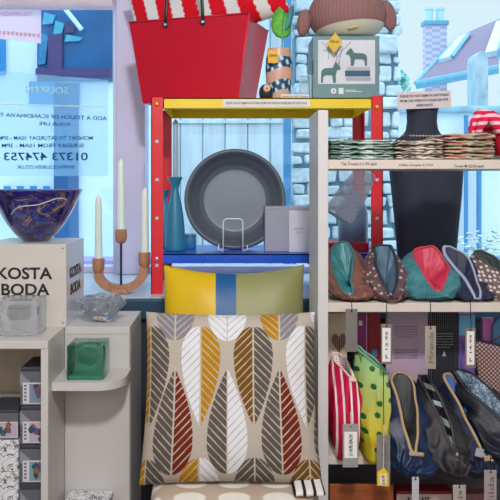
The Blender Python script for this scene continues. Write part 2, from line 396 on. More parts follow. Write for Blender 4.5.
def window_sheets():
    Y = 2.93
    r = thing('vinyl_sheet', 'frosted pale blue sheet with reversed shop lettering and opening hours on the window', 'window sign', (XX(50, Y), Y, ZZ(176, Y)))
    o = r.location
    def P(px, py): v = W(px, py, Y)-o; return v
    q = [P(-25, 176), P(108, 176), P(108, 80), P(-25, 69)]
    ob('sheet', slab(nb(), q, .001), SHEER('frosted_sheet', (176, 222, 248), .76), r)
    ob('fold_line', slab(nb(), [P(-25, 103.0), P(108, 106.5), P(108, 107.5), P(-25, 104)], .002), M('white_edge', (220, 244, 255), .5), r)
    tk = M('teal_print', (18, 76, 112), .6); wt = M('pale_print', (200, 238, 255), .6)
    def line(s, px, py, wpx, hpx, m, rot, bold=.014):
        bm = text_bm(s, wpx*Y/F, hpx*Y/F, True, bold); xf(bm, ry(rot)); v = P(px, py); xf(bm, tr(v.x, v.y-.0015, v.z)); ob('lettering', bm, m, r)
    line('SOLSKEN', 47, 90, 42, 6.5, wt, 2, .01)
    line('ADD A TOUCH OF SCANDINAVIA TO', 51, 116.5, 112, 4, tk, 2)
    line('YOUR LIFE', 55, 124, 32, 3.6, tk, 2)
    line('MONDAY TO SATURDAY 10AM - 5PM', 46, 138, 94, 4, tk, 0)
    line('SUNDAY FROM 10AM - 3PM', 43, 145.5, 82, 4, tk, 0)
    line('01373 474753', 46, 156.5, 84, 8, tk, 0)
    line('WWW.SOLSKEN.CO.UK', 46, 167, 58, 3.6, tk, 0)
    Y2 = 2.90
    r2 = thing('paper_notice', 'white paper notice with faint reversed pink print, upper left of the window', 'notice', W(14, 42, Y2)); o2 = r2.location
    def P2(px, py): return W(px, py, Y2)-o2
    ob('sheet', slab(nb(), [P2(-25, 36), P2(41, 43.5), P2(41, -14), P2(-25, -14)], .0012), SHEER('backlit_paper', (250, 238, 250), .25), r2)
    pk = M('faint_pink_print', (226, 178, 206), .7)
    for s, py, wpx in (('CLOSED ON', 7, 46), ('TELEPHONE', 14, 38)):
        bm = text_bm(s, wpx*Y2/F, 4.5*Y2/F, True); v = P2(14, py); xf(bm, tr(v.x, v.y-.0015, v.z)); ob('lettering', bm, pk, r2)
    bm = nb()
    for k in range(11): v = P2(-6+k*4.3, 34+k*.35); box(bm, (v.x, v.y-.001, v.z), (v.x+.012, v.y-.0005, v.z+.016))
    ob('pink_band', bm, pk, r2)
    # the pinkish blind rolled at the top of the window
    o = ob('roller_blind', tube(nb(), [(XX(-30, 2.85), 2.84, ZZ(-3, 2.84)), (XX(114, 2.85), 2.84, ZZ(-3, 2.84))], .052, 18), M('pink_white_blind', (236, 220, 232), .7), smooth=True, auto=40)
    tag(o, 'rolled pinkish white blind along the very top of the left window', 'blind')
window_sheets()

# ================================================================== LEFT COUNTER
CT = .8887   # counter top height
def counter():
    r = thing('display_cabinet', 'open white cabinet holding stacked grey and patterned boxes, far left', 'cabinet', (-.70, 1.81, 0))
    def lo(b): return xf(b, tr(.70, -1.81, 0))
    xr = -.4797; xl = -1.0
    ob('worktop', lo(B((xl, 1.81, CT-.021), (xr, 2.245, CT), .0015)), white_lam, r)
    ob('side_panel', lo(B((xr-.0195, 1.812, 0), (xr, 2.245, CT-.021), .001)), white_lam, r)
    ob('side_panel', lo(B((xl, 1.812, 0), (xl+.02, 2.245, CT-.021), .001)), white_lam, r)
    ob('back_panel', lo(B((xl+.02, 2.225, .05), (xr-.0195, 2.24, CT-.021))), M('tan_board', (196, 178, 156), .7, .06), r)
    ob('shelf', lo(B((xl+.02, 1.82, .325), (xr-.0195, 2.225, .345))), white_lam, r)
    ob('back_rail', lo(B((xl+.02, 2.195, .55), (xr-.0195, 2.225, .632), .001)), white_lam, r)
    r = thing('corner_unit', 'white unit with small rounded shelf, right of the open cabinet', 'cabinet', (-.38, 1.99, 0))
    def lo(b): return xf(b, tr(.38, -1.99, 0))
    x0, x1 = -.4785, -.290
    ob('worktop', lo(B((x0, 1.99, CT-.021), (x1, 2.245, CT), .0015)), white_lam, r)
    ob('front_panel', lo(B((x0, 1.992, 0), (x1-.001, 2.01, CT-.021), .001)), white_lam, r)
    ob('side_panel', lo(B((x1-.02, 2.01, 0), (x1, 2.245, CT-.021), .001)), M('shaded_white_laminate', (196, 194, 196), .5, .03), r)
    # small shelf with one rounded front corner
    z = .770; pts = [(x0, 1.99), (x0, 1.843)]; xe = XX(128, 1.93); R = .075
    for k in range(13):
        a = -PI/2+k/12*PI/2; pts.append((xe-R+R*math.cos(a), 1.843+R+R*math.sin(a)))
    pts.append((xe, 1.99)); bm = nb()
    a = [bm.verts.new((x, y, z-.0225)) for x, y in pts]; b = [bm.verts.new((x, y, z)) for x, y in pts]; n = len(pts)
    bm.faces.new(list(reversed(a))); bm.faces.new(b)
    for i in range(n): bm.faces.new((a[i], a[(i+1) % n], b[(i+1) % n], b[i]))
    ob('rounded_shelf', lo(bm), white_lam, r)
    # black and white printed box at the foot
    p = PAT('scribble_print', (228, 228, 230), (60, 60, 66), 'noise', (38, 38, 38), .5, .01, .6, dist=3.5, bmp=0)
    MATS['scribble'] = PAT('scribble_lines', (58, 58, 66), (226, 226, 230), 'lines', (46, 46, 46), .025, .012, .6, dist=1.5, bmp=0)
    Yb = 1.93; xa, xb = XX(66, Yb), XX(109, Yb); zt = ZZ(493, 1.97)
    r = thing('patterned_box', 'black and white scribble-print box on the floor stand below the rounded shelf', 'box', ((xa+xb)/2, 1.93, zt-.16))
    ob('box_body', B((-(xb-xa)/2, -.06, 0), ((xb-xa)/2, .055, .128), .002), MATS['scribble'], r)
    ob('box_lid', B((-(xb-xa)/2-.002, -.062, .128), ((xb-xa)/2+.002, .057, .16), .002), MATS['scribble'], r)
    o = ob('floor_stand', B((xa-.02, 1.86, 0), (xb+.03, 1.988, zt-.16), .003), white_lam)
    tag(o, 'plain white stand under the scribble-print box, mostly out of frame', 'stand')
counter()

def stacked_boxes():
    g1 = M('dark_grey_card', (98, 99, 108), .6, .06); g2 = M('light_grey_card', (140, 141, 150), .6, .05)
    lab = M('label_white', (214, 210, 214), .6, .02)
    def grey(x0, x1, z0, h, Y, label, seed):
        r = thing('gift_box', label, 'box', ((x0+x1)/2, Y, z0), 0, 'grey boxes with artwork labels'); w = (x1-x0)/2
        ob('box_body', [(B((-w, 0, .001), (w, .12, h*.88), .0015), g1)], None, r)
        ob('box_lid', [(B((-w+.001, .001, h*.88), (w-.001, .119, h-.001), .003), M('darker_grey_card', (62, 62, 70), .6))], None, r)
        ob('corner_facet', prism(nb(), [(-w, h*.86), (-w, h*.52), (-w+.04, h*.52)], -.0008, .001), g2, r)
        c = ob('artwork_label', B((-w+.008, -.0016, .006), (w-.001, 0, h*.60)), lab, r)
        bm = nb(); random.seed(seed); cols = [(40, 74, 108), (136, 100, 54), (52, 100, 98), (74, 54, 60), (104, 78, 116)]
        ps = [(B((-w+.026, -.0022, .009), (w-.003, -.0016, h*.57)), M('art_ground_%s' % 'abc'[seed % 3], [(120, 140, 160), (190, 168, 190), (120, 160, 170)][seed % 3], .6))]
        for k in range(5):
            cc = cols[(k+seed) % 5]; px = random.uniform(-w+.032, w-.012); pz = random.uniform(.016, h*.5)
            poly = [(px+.008*random.uniform(.7, 1.4)*math.cos(a*PI/4), pz+.010*random.uniform(.6, 1.4)*math.sin(a*PI/4)) for a in range(8)]
            ps.append((prism(nb(), poly, -.0026-.0001*k, -.0020), M('art_ink_%s' % 'abcde'[(k+seed) % 5], cc, .6)))
        ob('artwork', ps, None, c)
        b2 = nb()
        for k in range(5): box(b2, (-w+.012, -.0022, h*.50-k*h*.09), (-w+.018, -.0016, h*.55-k*h*.09))
        ob('caption', b2, M('label_blue', (90, 100, 130), .6), c)
    xa, xb = XX(20, 1.87), -.5005
    hs = .106; zt = .8046; names = ['topmost grey box with artwork label in the cabinet right-hand stack', 'second grey box from top in the cabinet right-hand stack',
                                    'third grey box from top in the cabinet right-hand stack', 'lowest grey box in the cabinet right-hand stack, cut by the frame']
    for k in range(4):
        z0 = zt-hs*(k+1); h = hs
        if k == 3: h = z0+hs-.345; z0 = .345
        grey(xa, xb, z0, h, 1.87, names[k], k)
    xa, xb = XX(-14, 1.87), XX(18.3, 1.87)
    z = .345
    for k, h in enumerate((.0875, .0870, .0870)):
        r = thing('patterned_box', ['lowest scribble-print box in the left stack inside the cabinet', 'middle scribble-print box in the left stack inside the cabinet', 'upper scribble-print box right under the grey picture box'][k], 'box', ((xa+xb)/2, 1.87, z), 0, 'scribble-print boxes in the cabinet')
        w = (xb-xa)/2
        ob('box_body', B((-w, 0, .0005), (w, .12, h*.72), .002), MATS['scribble'], r); ob('box_lid', B((-w-.001, -.001, h*.72), (w+.001, .121, h-.0005), .002), MATS['scribble'], r); z += h
    grey(xa, xb, z, .0815, 1.87, 'grey picture-label box lying on top of the scribble-print boxes', 7)
stacked_boxes()

def brand_plinth():
    x0, x1 = -.7135, -.4745; h = .240; Y = 1.99
    r = thing('display_plinth', 'square pale box lettered in black, under the cobalt glass bowl', 'plinth', ((x0+x1)/2, Y+.12, CT)); w = .1195
    skin = M('plinth_white', (205, 198, 192), .35, .03); 
    ob('front_panel', B((-w, -.12, 0), (w, -.114, h), .001), skin, r)
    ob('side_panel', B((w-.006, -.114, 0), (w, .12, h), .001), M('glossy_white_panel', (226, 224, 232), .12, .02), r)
    ob('side_panel', B((-w, -.114, 0), (-w+.006, .12, h), .001), skin, r)
    ob('back_panel', B((-w+.006, .114, 0), (w-.006, .12, h), .001), skin, r)
    ob('top_panel', B((-w+.006, -.114, h-.006), (w-.006, .114, h), .0005), skin, r)
    for sx in (-1, 1):
        for z in (.012, h-.012): ob('screw', lathe(nb(), [(.0026, 0), (.0026, .0012)], 10, (0, 0, 0), mat=tr(sx*(w-.01), -.12, z) @ rx(90)), M('dull_screw', (130, 126, 124), .4, metal=.5), r, True)
    def put(s, px0, px1, y0, y1, bold):
        bm = text_bm(s, (px1-px0)*Y/F, (y1-y0)*Y/F, False, bold); p = W((px0+px1)/2, (y0+y1)/2, Y)
        xf(bm, tr(p.x-r.location.x, -.1205, p.z-CT)); ob('lettering', bm, black_ink, r)
    put('KOSTA', -3, 52.3, 267.3, 279.3, .022); put('BODA', 1.5, 49.5, 283.5, 295.3, .022); put('SWEDEN 1742', 9, 42, 299.8, 302.2, .01)
    for s, z, hh, ww in (('KOSTA', .150, .033, .15), ('BODA', .100, .033, .135)):
        bm = text_bm(s, ww, hh, False, .022); xf(bm, tr(w+.0004, .0, z) @ rz(90)); ob('lettering', bm, black_ink, r)
brand_plinth()

def glassware():
    # cobalt bowl
    Y = 2.10; cx = XX(36, Y); zb = CT+.240; r = thing('glass_bowl', 'cobalt blue and violet swirled glass bowl on the lettered box', 'bowl', (cx, Y, zb)); R = 46*Y/F; H = ZZ(190, Y)-zb
    pr = [(.036, 0), (.04, .003), (.062, .022), (.086, .052), (.107, .088), (.124, .122), (R-.003, H-.004), (R, H)]
    pin = [(R-.005, H), (R-.010, H-.01), (.116, .12), (.098, .088), (.074, .054), (.045, .028), (.01, .02)]
    def fine(p):
        out = []
        for i in range(len(p)-1):
            for k in range(4): t = k/4; out.append((p[i][0]*(1-t)+p[i+1][0]*t, p[i][1]*(1-t)+p[i+1][1]*t))
        return out+[p[-1]]
    m, N, Lk, b = base_mat('swirled_cobalt_glass', .06, 0, .5, Coat_Weight=1.0, Coat_Roughness=.03, Transmission_Weight=.35)
    n = N.new('ShaderNodeTexNoise'); n.inputs['Scale'].default_value = 11; n.inputs['Detail'].default_value = 5; n.inputs['Distortion'].default_value = 1.8
    Lk.new(coords(N, Lk, (1, 1, 2), (.2, .3, 0)), n.inputs['Vector']); rp = N.new('ShaderNodeValToRGB'); e = rp.color_ramp.elements
    e[0].position = .30; e[0].color = lin((10, 8, 34)); e[1].position = .40; e[1].color = lin((34, 30, 150))
    for p, c in ((.45, (30, 24, 66)), (.49, (120, 108, 150)), (.52, (40, 30, 80)), (.56, (50, 70, 200)), (.60, (30, 20, 60)), (.64, (190, 160, 160)), (.69, (90, 40, 60)), (.74, (30, 30, 120))):
        x = e.new(p); x.color = lin(c)
    Lk.new(n.outputs['Fac'], rp.inputs['Fac']); Lk.new(rp.outputs['Color'], b.inputs['Base Color']); MATS['bowl'] = m
    ob('bowl_body', lathe(nb(), fine(pr)+fine(pin), 64), m, r, True)
    rim = nb(); tube(rim, [((R-.003)*math.cos(a*PI/32), (R-.003)*math.sin(a*PI/32), H) for a in range(64)], .0025, 8, True); ob('rim', rim, GLASS('blue_rim_glass', (130, 140, 215), .05, trans=.5), r, True)
    pts = []
    prf = fine(pr)
    def rad(z):
        for i in range(len(prf)-1):
            if prf[i][1] <= z <= prf[i+1][1]:
                t = (z-prf[i][1])/max(1e-6, prf[i+1][1]-prf[i][1]); return prf[i][0]*(1-t)+prf[i+1][0]*t
        return prf[-1][0]
    for k in range(26):
        t = k/25; z = .085+.042*math.sin(t*PI*.62)+.006*math.sin(t*9); a = -PI/2-.45+1.5*t; rr = rad(z)+.0006; pts.append((rr*math.cos(a), rr*math.sin(a), z))
    ob('white_thread', tube(nb(), pts, .0016, 6), M('white_glass_thread', (205, 200, 225), .1), r, True)
    # frosted block votive
    Y = 1.90; x0, x1 = XX(-6, 1.86), XX(37, 1.86); h = .098; w = (x1-x0)/2
    r = thing('block_votive', 'clear square glass votive on the counter before the lettered box', 'votive', ((x0+x1)/2, 1.86+w*.9, CT))
    bm = nb(); box(bm, (-w, -w*.85, .0005), (w, w*.85, h), .005); clear = GLASS('clear_glass', (246, 249, 253), .03, 1.42)
    s = nb(); lathe(s, [(.001, .048), (.022, .048), (.032, .06), (.033, h-.001), (.033, h+.02)], 32)
    blk = ob('glass_block', bm, GLASS('ice_glass', (244, 247, 252), .10, 1.25, trans=.80, bmp=.5, bscale=40), r, True, 35)
    ob('candle_well', lathe(nb(), [(.001, .040), (.028, .042), (.033, .052), (.033, .07), (.030, .072), (.001, .072)], 32, (0, -.01, 0)), M('tealight_tin', (150, 152, 160), .35, metal=.7), r, True, 40)
    ob('candle', lathe(nb(), [(.002, .0725), (.029, .0725), (.029, .0755), (.002, .0755)], 32, (0, -.01, 0)), M('dark_wax', (70, 70, 78), .4), r, True, 40)
    # green cube votive on the rounded shelf
    z = .770; yf = 1.862; x0, x1 = XX(66.5, yf), XX(103.5, yf); w = (x1-x0)/2; h = .0945
    r = thing('cube_votive', 'sea-green bubbled glass cube votive on the small rounded shelf', 'votive', ((x0+x1)/2, yf+w, z))
    gm = GLASS('sea_green_glass', (160, 226, 206), .03, 1.35, trans=.96, bmp=.3, bscale=45)
    bm = nb(); box(bm, (-w, -w, .0005), (w, w, h), .004)
    ob('glass_cube', bm, gm, r, True, 35)
    # cup-shaped hollow as an inner surface of air (normals flipped by the closed shape inside the block)
    bm = nb(); blob(bm, (0, -.002, h*.60), (.031, .031, .026)); ob('hollow', bm, GLASS('deep_green_glass', (140, 212, 190), .03, 1.2, trans=.95), r, True)
    bm = nb(); random.seed(3)
    for k in range(60):
        p = (random.uniform(-w*.86, w*.86), random.uniform(-w*.86, w*.86), random.uniform(.006, h*.9)); q = random.uniform(.0009, .0022)
        bmesh.ops.create_icosphere(bm, subdivisions=1, radius=q, matrix=tr(*p))
    ob('bubbles', bm, GLASS('bubble_glass', (225, 255, 245), .02, 1.1), r, True)
    ob('edge_shade_slab', B((-w+.003, -w+.004, .013), (-w+.010, w-.004, h-.004), .002), GLASS('edge_shade_green', (40, 130, 104), .1, 1.1, trans=.5), r, True)  # added slab: the thick edge's darker look is put into its colour
    ob('base_tint', B((-w+.004, -w+.004, .003), (w-.004, w-.004, .012), .002), M('green_base_glass', (84, 170, 146), .2), r)
    # cut crystal votive, faceted lump of petals
    Y = 2.075; cx = XX(101, Y); r = thing('crystal_votive', 'spiky clear cut-crystal votive on the white unit beside the lettered box', 'votive', (cx, Y, CT))
    bm = nb(); R = .062; random.seed(8)
    bmesh.ops.create_icosphere(bm, subdivisions=2, radius=R)
    for v in bm.verts:
        d = v.co.normalized(); k = 1+.16*math.sin(7*math.atan2(d.y, d.x))*(1-abs(d.z))+random.uniform(-.10, .14)
        if d.z > .75: k = .62
        v.co = Vector((d.x*R*k, d.y*R*k*.9,   .052+d.z*R*.86*k))
        v.co.z = max(.0005, v.co.z)
    ob('crystal_body', bm, GLASS('crystal', (240, 246, 253), .0, 1.45, trans=.86), r)
    ob('candle', lathe(nb(), [(.001, .034), (.02, .034), (.02, .05), (.001, .05)], 24), M('tealight_wax', (90, 92, 100), .4, metal=.4), r, True, 40)
    bm = nb()
    for k in range(9):
        a = k*2*PI/9+.3; d = Vector((math.cos(a), math.sin(a)*.9, .35)); p = Vector((d.x*R*.8, d.y*R*.8, .055))
        m4 = Matrix.Translation(p) @ d.to_track_quat('Z', 'Y').to_matrix().to_4x4(); bmesh.ops.create_cone(bm, segments=5, radius1=.02, radius2=.002, depth=.05, cap_ends=True, matrix=m4)
    ob('petals', bm, MATS['crystal'], r)
glassware()

def candle_holder():
    Y = 2.385; cx = XX(121, Y); zs = .925
    r = thing('candle_holder', 'curved wooden three-cup candle holder on the dark sill', 'candle holder', (cx, Y, zs), 0)
    def lz(py): return ZZ(py, Y)-zs
    def lx(px): return XX(px, Y)-cx
    for px, pt in ((98.5, 273), (144.5, 267)):
        pts = []; n = 14; xe = lx(px); ze = lz(pt)
        for k in range(n+1): a = k/n*PI/2; pts.append((xe*math.sin(a), 0, .014+(ze-.014)*(1-math.cos(a))))
        bm = nb(); rings = []
        for i, p in enumerate(pts):
            a_ = Vector(pts[max(0, i-1)]); b_ = Vector(pts[min(n, i+1)]); t = (b_-a_).normalized(); nn = Vector((-t.z, 0, t.x)); hw, hd = .0145, .017
            rings.append([Vector(p)+nn*hw*s1+Vector((0, hd*s2, 0)) for s1, s2 in ((-1, -1), (1, -1), (1, 1), (-1, 1))])
        loft(bm, rings); ob('arm', bm, oak, r)
        ob('cup', lathe(nb(), [(.012, ze-.004), (.019, ze+.008), (.021, ze+.02), (.021, ze+.05), (.017, ze+.052), (.001, ze+.050)], 24, (xe, 0, 0)), oak, r, True, 40)
    ob('base', B((-.028, -.035, 0), (.028, .035, .016), .004), oak, r)
    zt = lz(243); ob('rod', tube(nb(), [(0, 0, .012), (0, 0, zt)], .0042, 10), M('dark_steel_rod', (54, 64, 84), .35, metal=.6), r, True, 40)
    ob('cup', lathe(nb(), [(.008, zt-.002), (.017, zt+.005), (.0205, zt+.016), (.0205, lz(230)), (.017, lz(229)), (.001, lz(229.5))], 24), oak, r, True, 40)
    for px, pb, ptop, lab in ((98.5, 258, 194, 'left short ivory taper candle in the wooden three-cup holder'), (121, 229, 158, 'tall ivory taper candle in the middle cup of the wooden holder'), (145, 253, 187, 'right short ivory taper candle close to the red upright')):
        h = (pb-ptop)*Y/F
        t = thing('taper_candle', lab, 'candle', (XX(px, Y), Y, ZZ(pb, Y)-.0005 if px != 121 else ZZ(229.2, Y)), 0, 'ivory taper candles in the wooden holder')
        ob('wax_body', lathe(nb(), [(.0135, 0), (.0132, h*.3), (.0115, h*.86), (.0095, h*.94), (.004, h*.985), (.001, h*.99)], 20), wax, t, True, 60)
        ob('wick', tube(nb(), [(0, 0, h*.985), (0, 0, h)], .001, 6), M('wick_cotton', (220, 215, 200), .8), t)
candle_holder()

# ================================================================== RED YELLOW BLUE SHELVING
YS, YB = 2.36, 2.72
ZY, ZBL = 1.599, ZZ(254, YS)
def primary_shelf():
    xl, xr = XX(151, YS), XX(383, YS)
    r = thing('steel_shelving', 'steel shelving with red uprights, yellow top and blue shelf', 'shelving unit', ((xl+xr)/2, (YS+YB)/2, .925)); o = Vector(r.location)
    def lo(b): return xf(b, tr(-o.x, -o.y, -o.z))
    wdt = .041; th = .003
    for sx, x in ((1, xl), (-1, xr)):
        for sy, y in ((1, YS), (-1, YB)):
            bm = nb(); zt = 1.606 if sy == 1 else ZY-.004
            if sx == 1 and sy == 1: zt = ZY+.002
            xa, xb = sorted((x, x+sx*wdt)); box(bm, (xa, *sorted((y, y+sy*th))[:1], .925), (xb, sorted((y, y+sy*th))[1], zt))
            xa, xb = sorted((x, x+sx*th)); ya, yb = sorted((y, y+sy*wdt)); box(bm, (xa, ya, .925), (xb, yb, zt))
            u = ob('upright', lo(bm), red_metal, r)
            for k in range(4):
                z = 1.45-k*.132
                if abs(z-ZBL) < .03: z -= .03
                yy = y-sy*.0012; ob('slot', lo(B((x+sx*wdt*.5-.0055, min(yy, y), z-.005), (x+sx*wdt*.5+.0055, max(yy, y), z+.005), .0008, 1)), M('slot_pale', (205, 195, 215), .5), u)
    def board(zt, lip, mat, y0, y1, bx0, bx1, nm):
        bm = nb(); box(bm, (bx0, y0, zt-.004), (bx1, y1, zt))
        box(bm, (bx0, y0, zt-lip), (bx1, y0+.003, zt)); box(bm, (bx0, y1-.003, zt-lip), (bx1, y1, zt))
        box(bm, (bx0, y0, zt-lip), (bx0+.003, y1, zt)); box(bm, (bx1-.003, y0, zt-lip), (bx1, y1, zt))
        return ob(nm, lo(bm), mat, r)
    y = board(ZY, .0355, yellow_metal, YS-.004, YB+.002, xl+.042, xr-.038, 'top_board')
    bl = board(ZBL, .032, blue_metal, YS+.003, YB-.002, xl+.004, xr-.004, 'shelf_board')
    for px, py in ((157, 104), (377, 107)):
        p = W(px, py, YS-.003); ob('bolt', lo(lathe(nb(), [(.007, 0), (.007, .005), (.004, .007)], 8, mat=tr(*p) @ rx(90))), M('yellow_bolt', (232, 176, 10), .3, metal=.3), r, True, 40)
    for px in (157, 377): p = W(px, 258.5, YS-.001); ob('bolt', lo(lathe(nb(), [(.006, 0), (.006, .005), (.003, .006)], 8, mat=tr(*p) @ rx(90))), bolt_metal, r, True, 40)
    # label strips on the yellow edge
    for (px0, px1, py0, py1, s, lab, yy) in ((223, 310, 99.6, 106.6, 'PLEASE DO NOT REMOVE ANYTHING FROM THE WINDOW PLEASE ASK FOR ASSISTANCE', 'long white printed strip stuck along the yellow shelf edge', YS-.0055),
                                      (281, 309, 94.3, 98.8, 'PLEASE DO NOT TOUCH', 'short white printed label standing above the long strip on the yellow shelf', YS+.012)):
        t = thing('label_strip', lab, 'label', W((px0+px1)/2, py1, yy)); w = (px1-px0)/2*YS/F; h = (py1-py0)*YS/F
        ob('strip', B((-w, 0, 0), (w, .0012, h)), paper, t)
        ob('lettering', xf(text_bm(s, w*1.86, h*.36, bold=.012), tr(0, -.0004, h*.5)), grey_ink, t)
primary_shelf()

def basket():
    rot = -17; ctr = Vector((-.148, 2.462, ZY+.0008))
    r = thing('tote_basket', 'shiny red tote basket with black handles on the yellow shelf', 'basket', ctr, rot)
    H = 1.895-ZY; wt, wb, dp = .228, .181, .28
    red = M('glossy_red_plastic', (190, 0, 40), .38, .05, 5, spec=.35); 
    def wall(bm, s0, s1, th=.003):
        pass
    def corner(z): t = z/H; w = wb+(wt-wb)*t; d0 = .004-.016*t; return w, d0
    bm = nb(); rings = []
    for k in range(9):
        z = H*k/8; w, d0 = corner(z); d1 = d0+dp*(.82+.18*k/8)
        g = .022*math.sin(k/8*PI/2)
        ring = []
        for t in range(9): ring.append(Vector((-w+2*w*t/8, d0+.003*math.sin(t/8*PI)*-1, z)))
        for t in range(1, 6): ring.append(Vector((w-g*math.sin(t/6*PI), d0+(d1-d0)*t/6, z+(.010*math.sin(t/6*PI) if k == 8 else 0))))
        for t in range(9): ring.append(Vector((w-2*w*t/8, d1, z)))
        for t in range(1, 6): ring.append(Vector((-w+g*math.sin(t/6*PI), d1-(d1-d0)*t/6, z)))
        rings.append(ring)
    loft(bm, rings, True, False); inner = [[p*1 for p in q] for q in rings[::-1]]
    c = Vector((0, dp/2, 0))
    inn = [[Vector((p.x*.985, (p.y-dp/2)*.97+dp/2, max(p.z, .004))) for p in q] for q in inner]
    loft(bm, [rings[-1]]+inn, False, True); bmesh.ops.remove_doubles(bm, verts=bm.verts, dist=.00005)
    ob('basket_body', bm, red, r, True, 40)
    w, d0 = corner(H); bm = nb()
    tube(bm, [(-w, d0-.002, H), (w, d0-.002, H)], .0035, 8); tube(bm, [(-w, d0+dp, H), (w, d0+dp, H)], .0035, 8); ob('rim_binding', bm, red, r, True)
    bm = nb(); tube(bm, [(wb+.001, .004, .002), (wt+.001, d0, H)], .003, 8); ob('corner_seam', bm, M('bright_red_piping', (240, 40, 60), .3), r, True)
    blk = M('black_strap', (24, 26, 34), .4)
    for sy, yy in ((-1, d0-.004), (1, d0+dp+.004)):
        pts = []
        for k in range(21):
            a = PI*k/20; pts.append((-.012-.071*math.cos(a), yy, H-.022+.21*math.sin(a)**.8))
        h = ob('handle', tube(nb(), pts, .0062, 8, flat=.5), blk, r, True)
        for x in (-.083, .059):
            ob('handle_tab', lathe(nb(), [(.0115, 0), (.0115, .003), (.009, .004)], 16, mat=tr(x, yy, H-.020) @ rx(90)), blk, h, True, 40)
            ob('rivet', lathe(nb(), [(.005, .004), (.005, .006), (.002, .007)], 12, mat=tr(x, yy, H-.020) @ rx(90)), bolt_metal, h, True, 40)
    # striped cushion in the basket
    t = thing('striped_cushion', 'red and white striped cushion with scalloped edges poking out of the red basket', 'cushion', ctr+Vector((.085, .12, .25)), -17)
    def colf(u, v):
        x = (u*.5+.5)*.62; z = v*.15
        e = .009*abs(math.sin(z*PI/.024)); k = (x+.028)/.107; f = k-math.floor(k)
        d = e/.107
        return (225, 222, 224) if d*.5 < f < .5-d*.5 else (214, 10, 34)
    b = cushion(.62, .30, .13, 170, 80, colf, tilt=-4, roll=-15); ob('cover', b, VC('woven_print'), t, True)
def cushion(w, h, th, nu, nv, colf, tilt=0, roll=0, pinch=.05, sag=0):
    """pillow standing in x,z facing -y, base at z=0, with the colour of its print stored on the mesh"""
    bm = nb(); lay = bm.verts.layers.float_color.new('print'); sides = []
    for s in (-1, 1):
        g = []
        for j in range(nv+1):
            row = []; v = -1+2*j/nv
            for i in range(nu+1):
                u = -1+2*i/nu; 
                x = u*w/2*(1-pinch*(1-v*v)); z = v*h/2*(1-pinch*(1-u*u))-sag*(1-u*u)*(v > 0)*v
                t = th/2*(max(0, (1-u**4)*(1-v**4)))**.55
                y = s*t+.004*noise.noise(Vector((u*2.2, v*2.2, s*3)))*(1-abs(u)**6)
                p = bm.verts.new((x, y, z+h/2)); p[lay] = lin(colf(u, v)) if s < 0 else lin(colf(-u, v)); row.append(p)
            g.append(row)
        sides.append(g)
    for s, g in zip((-1, 1), sides):
        for j in range(nv):
            for i in range(nu):
                q = (g[j][i], g[j][i+1], g[j+1][i+1], g[j+1][i]); bm.faces.new(q if s < 0 else q[::-1])
    bmesh.ops.remove_doubles(bm, verts=bm.verts, dist=.0002)
    xf(bm, ry(roll) @ rx(tilt)); return bm
basket()

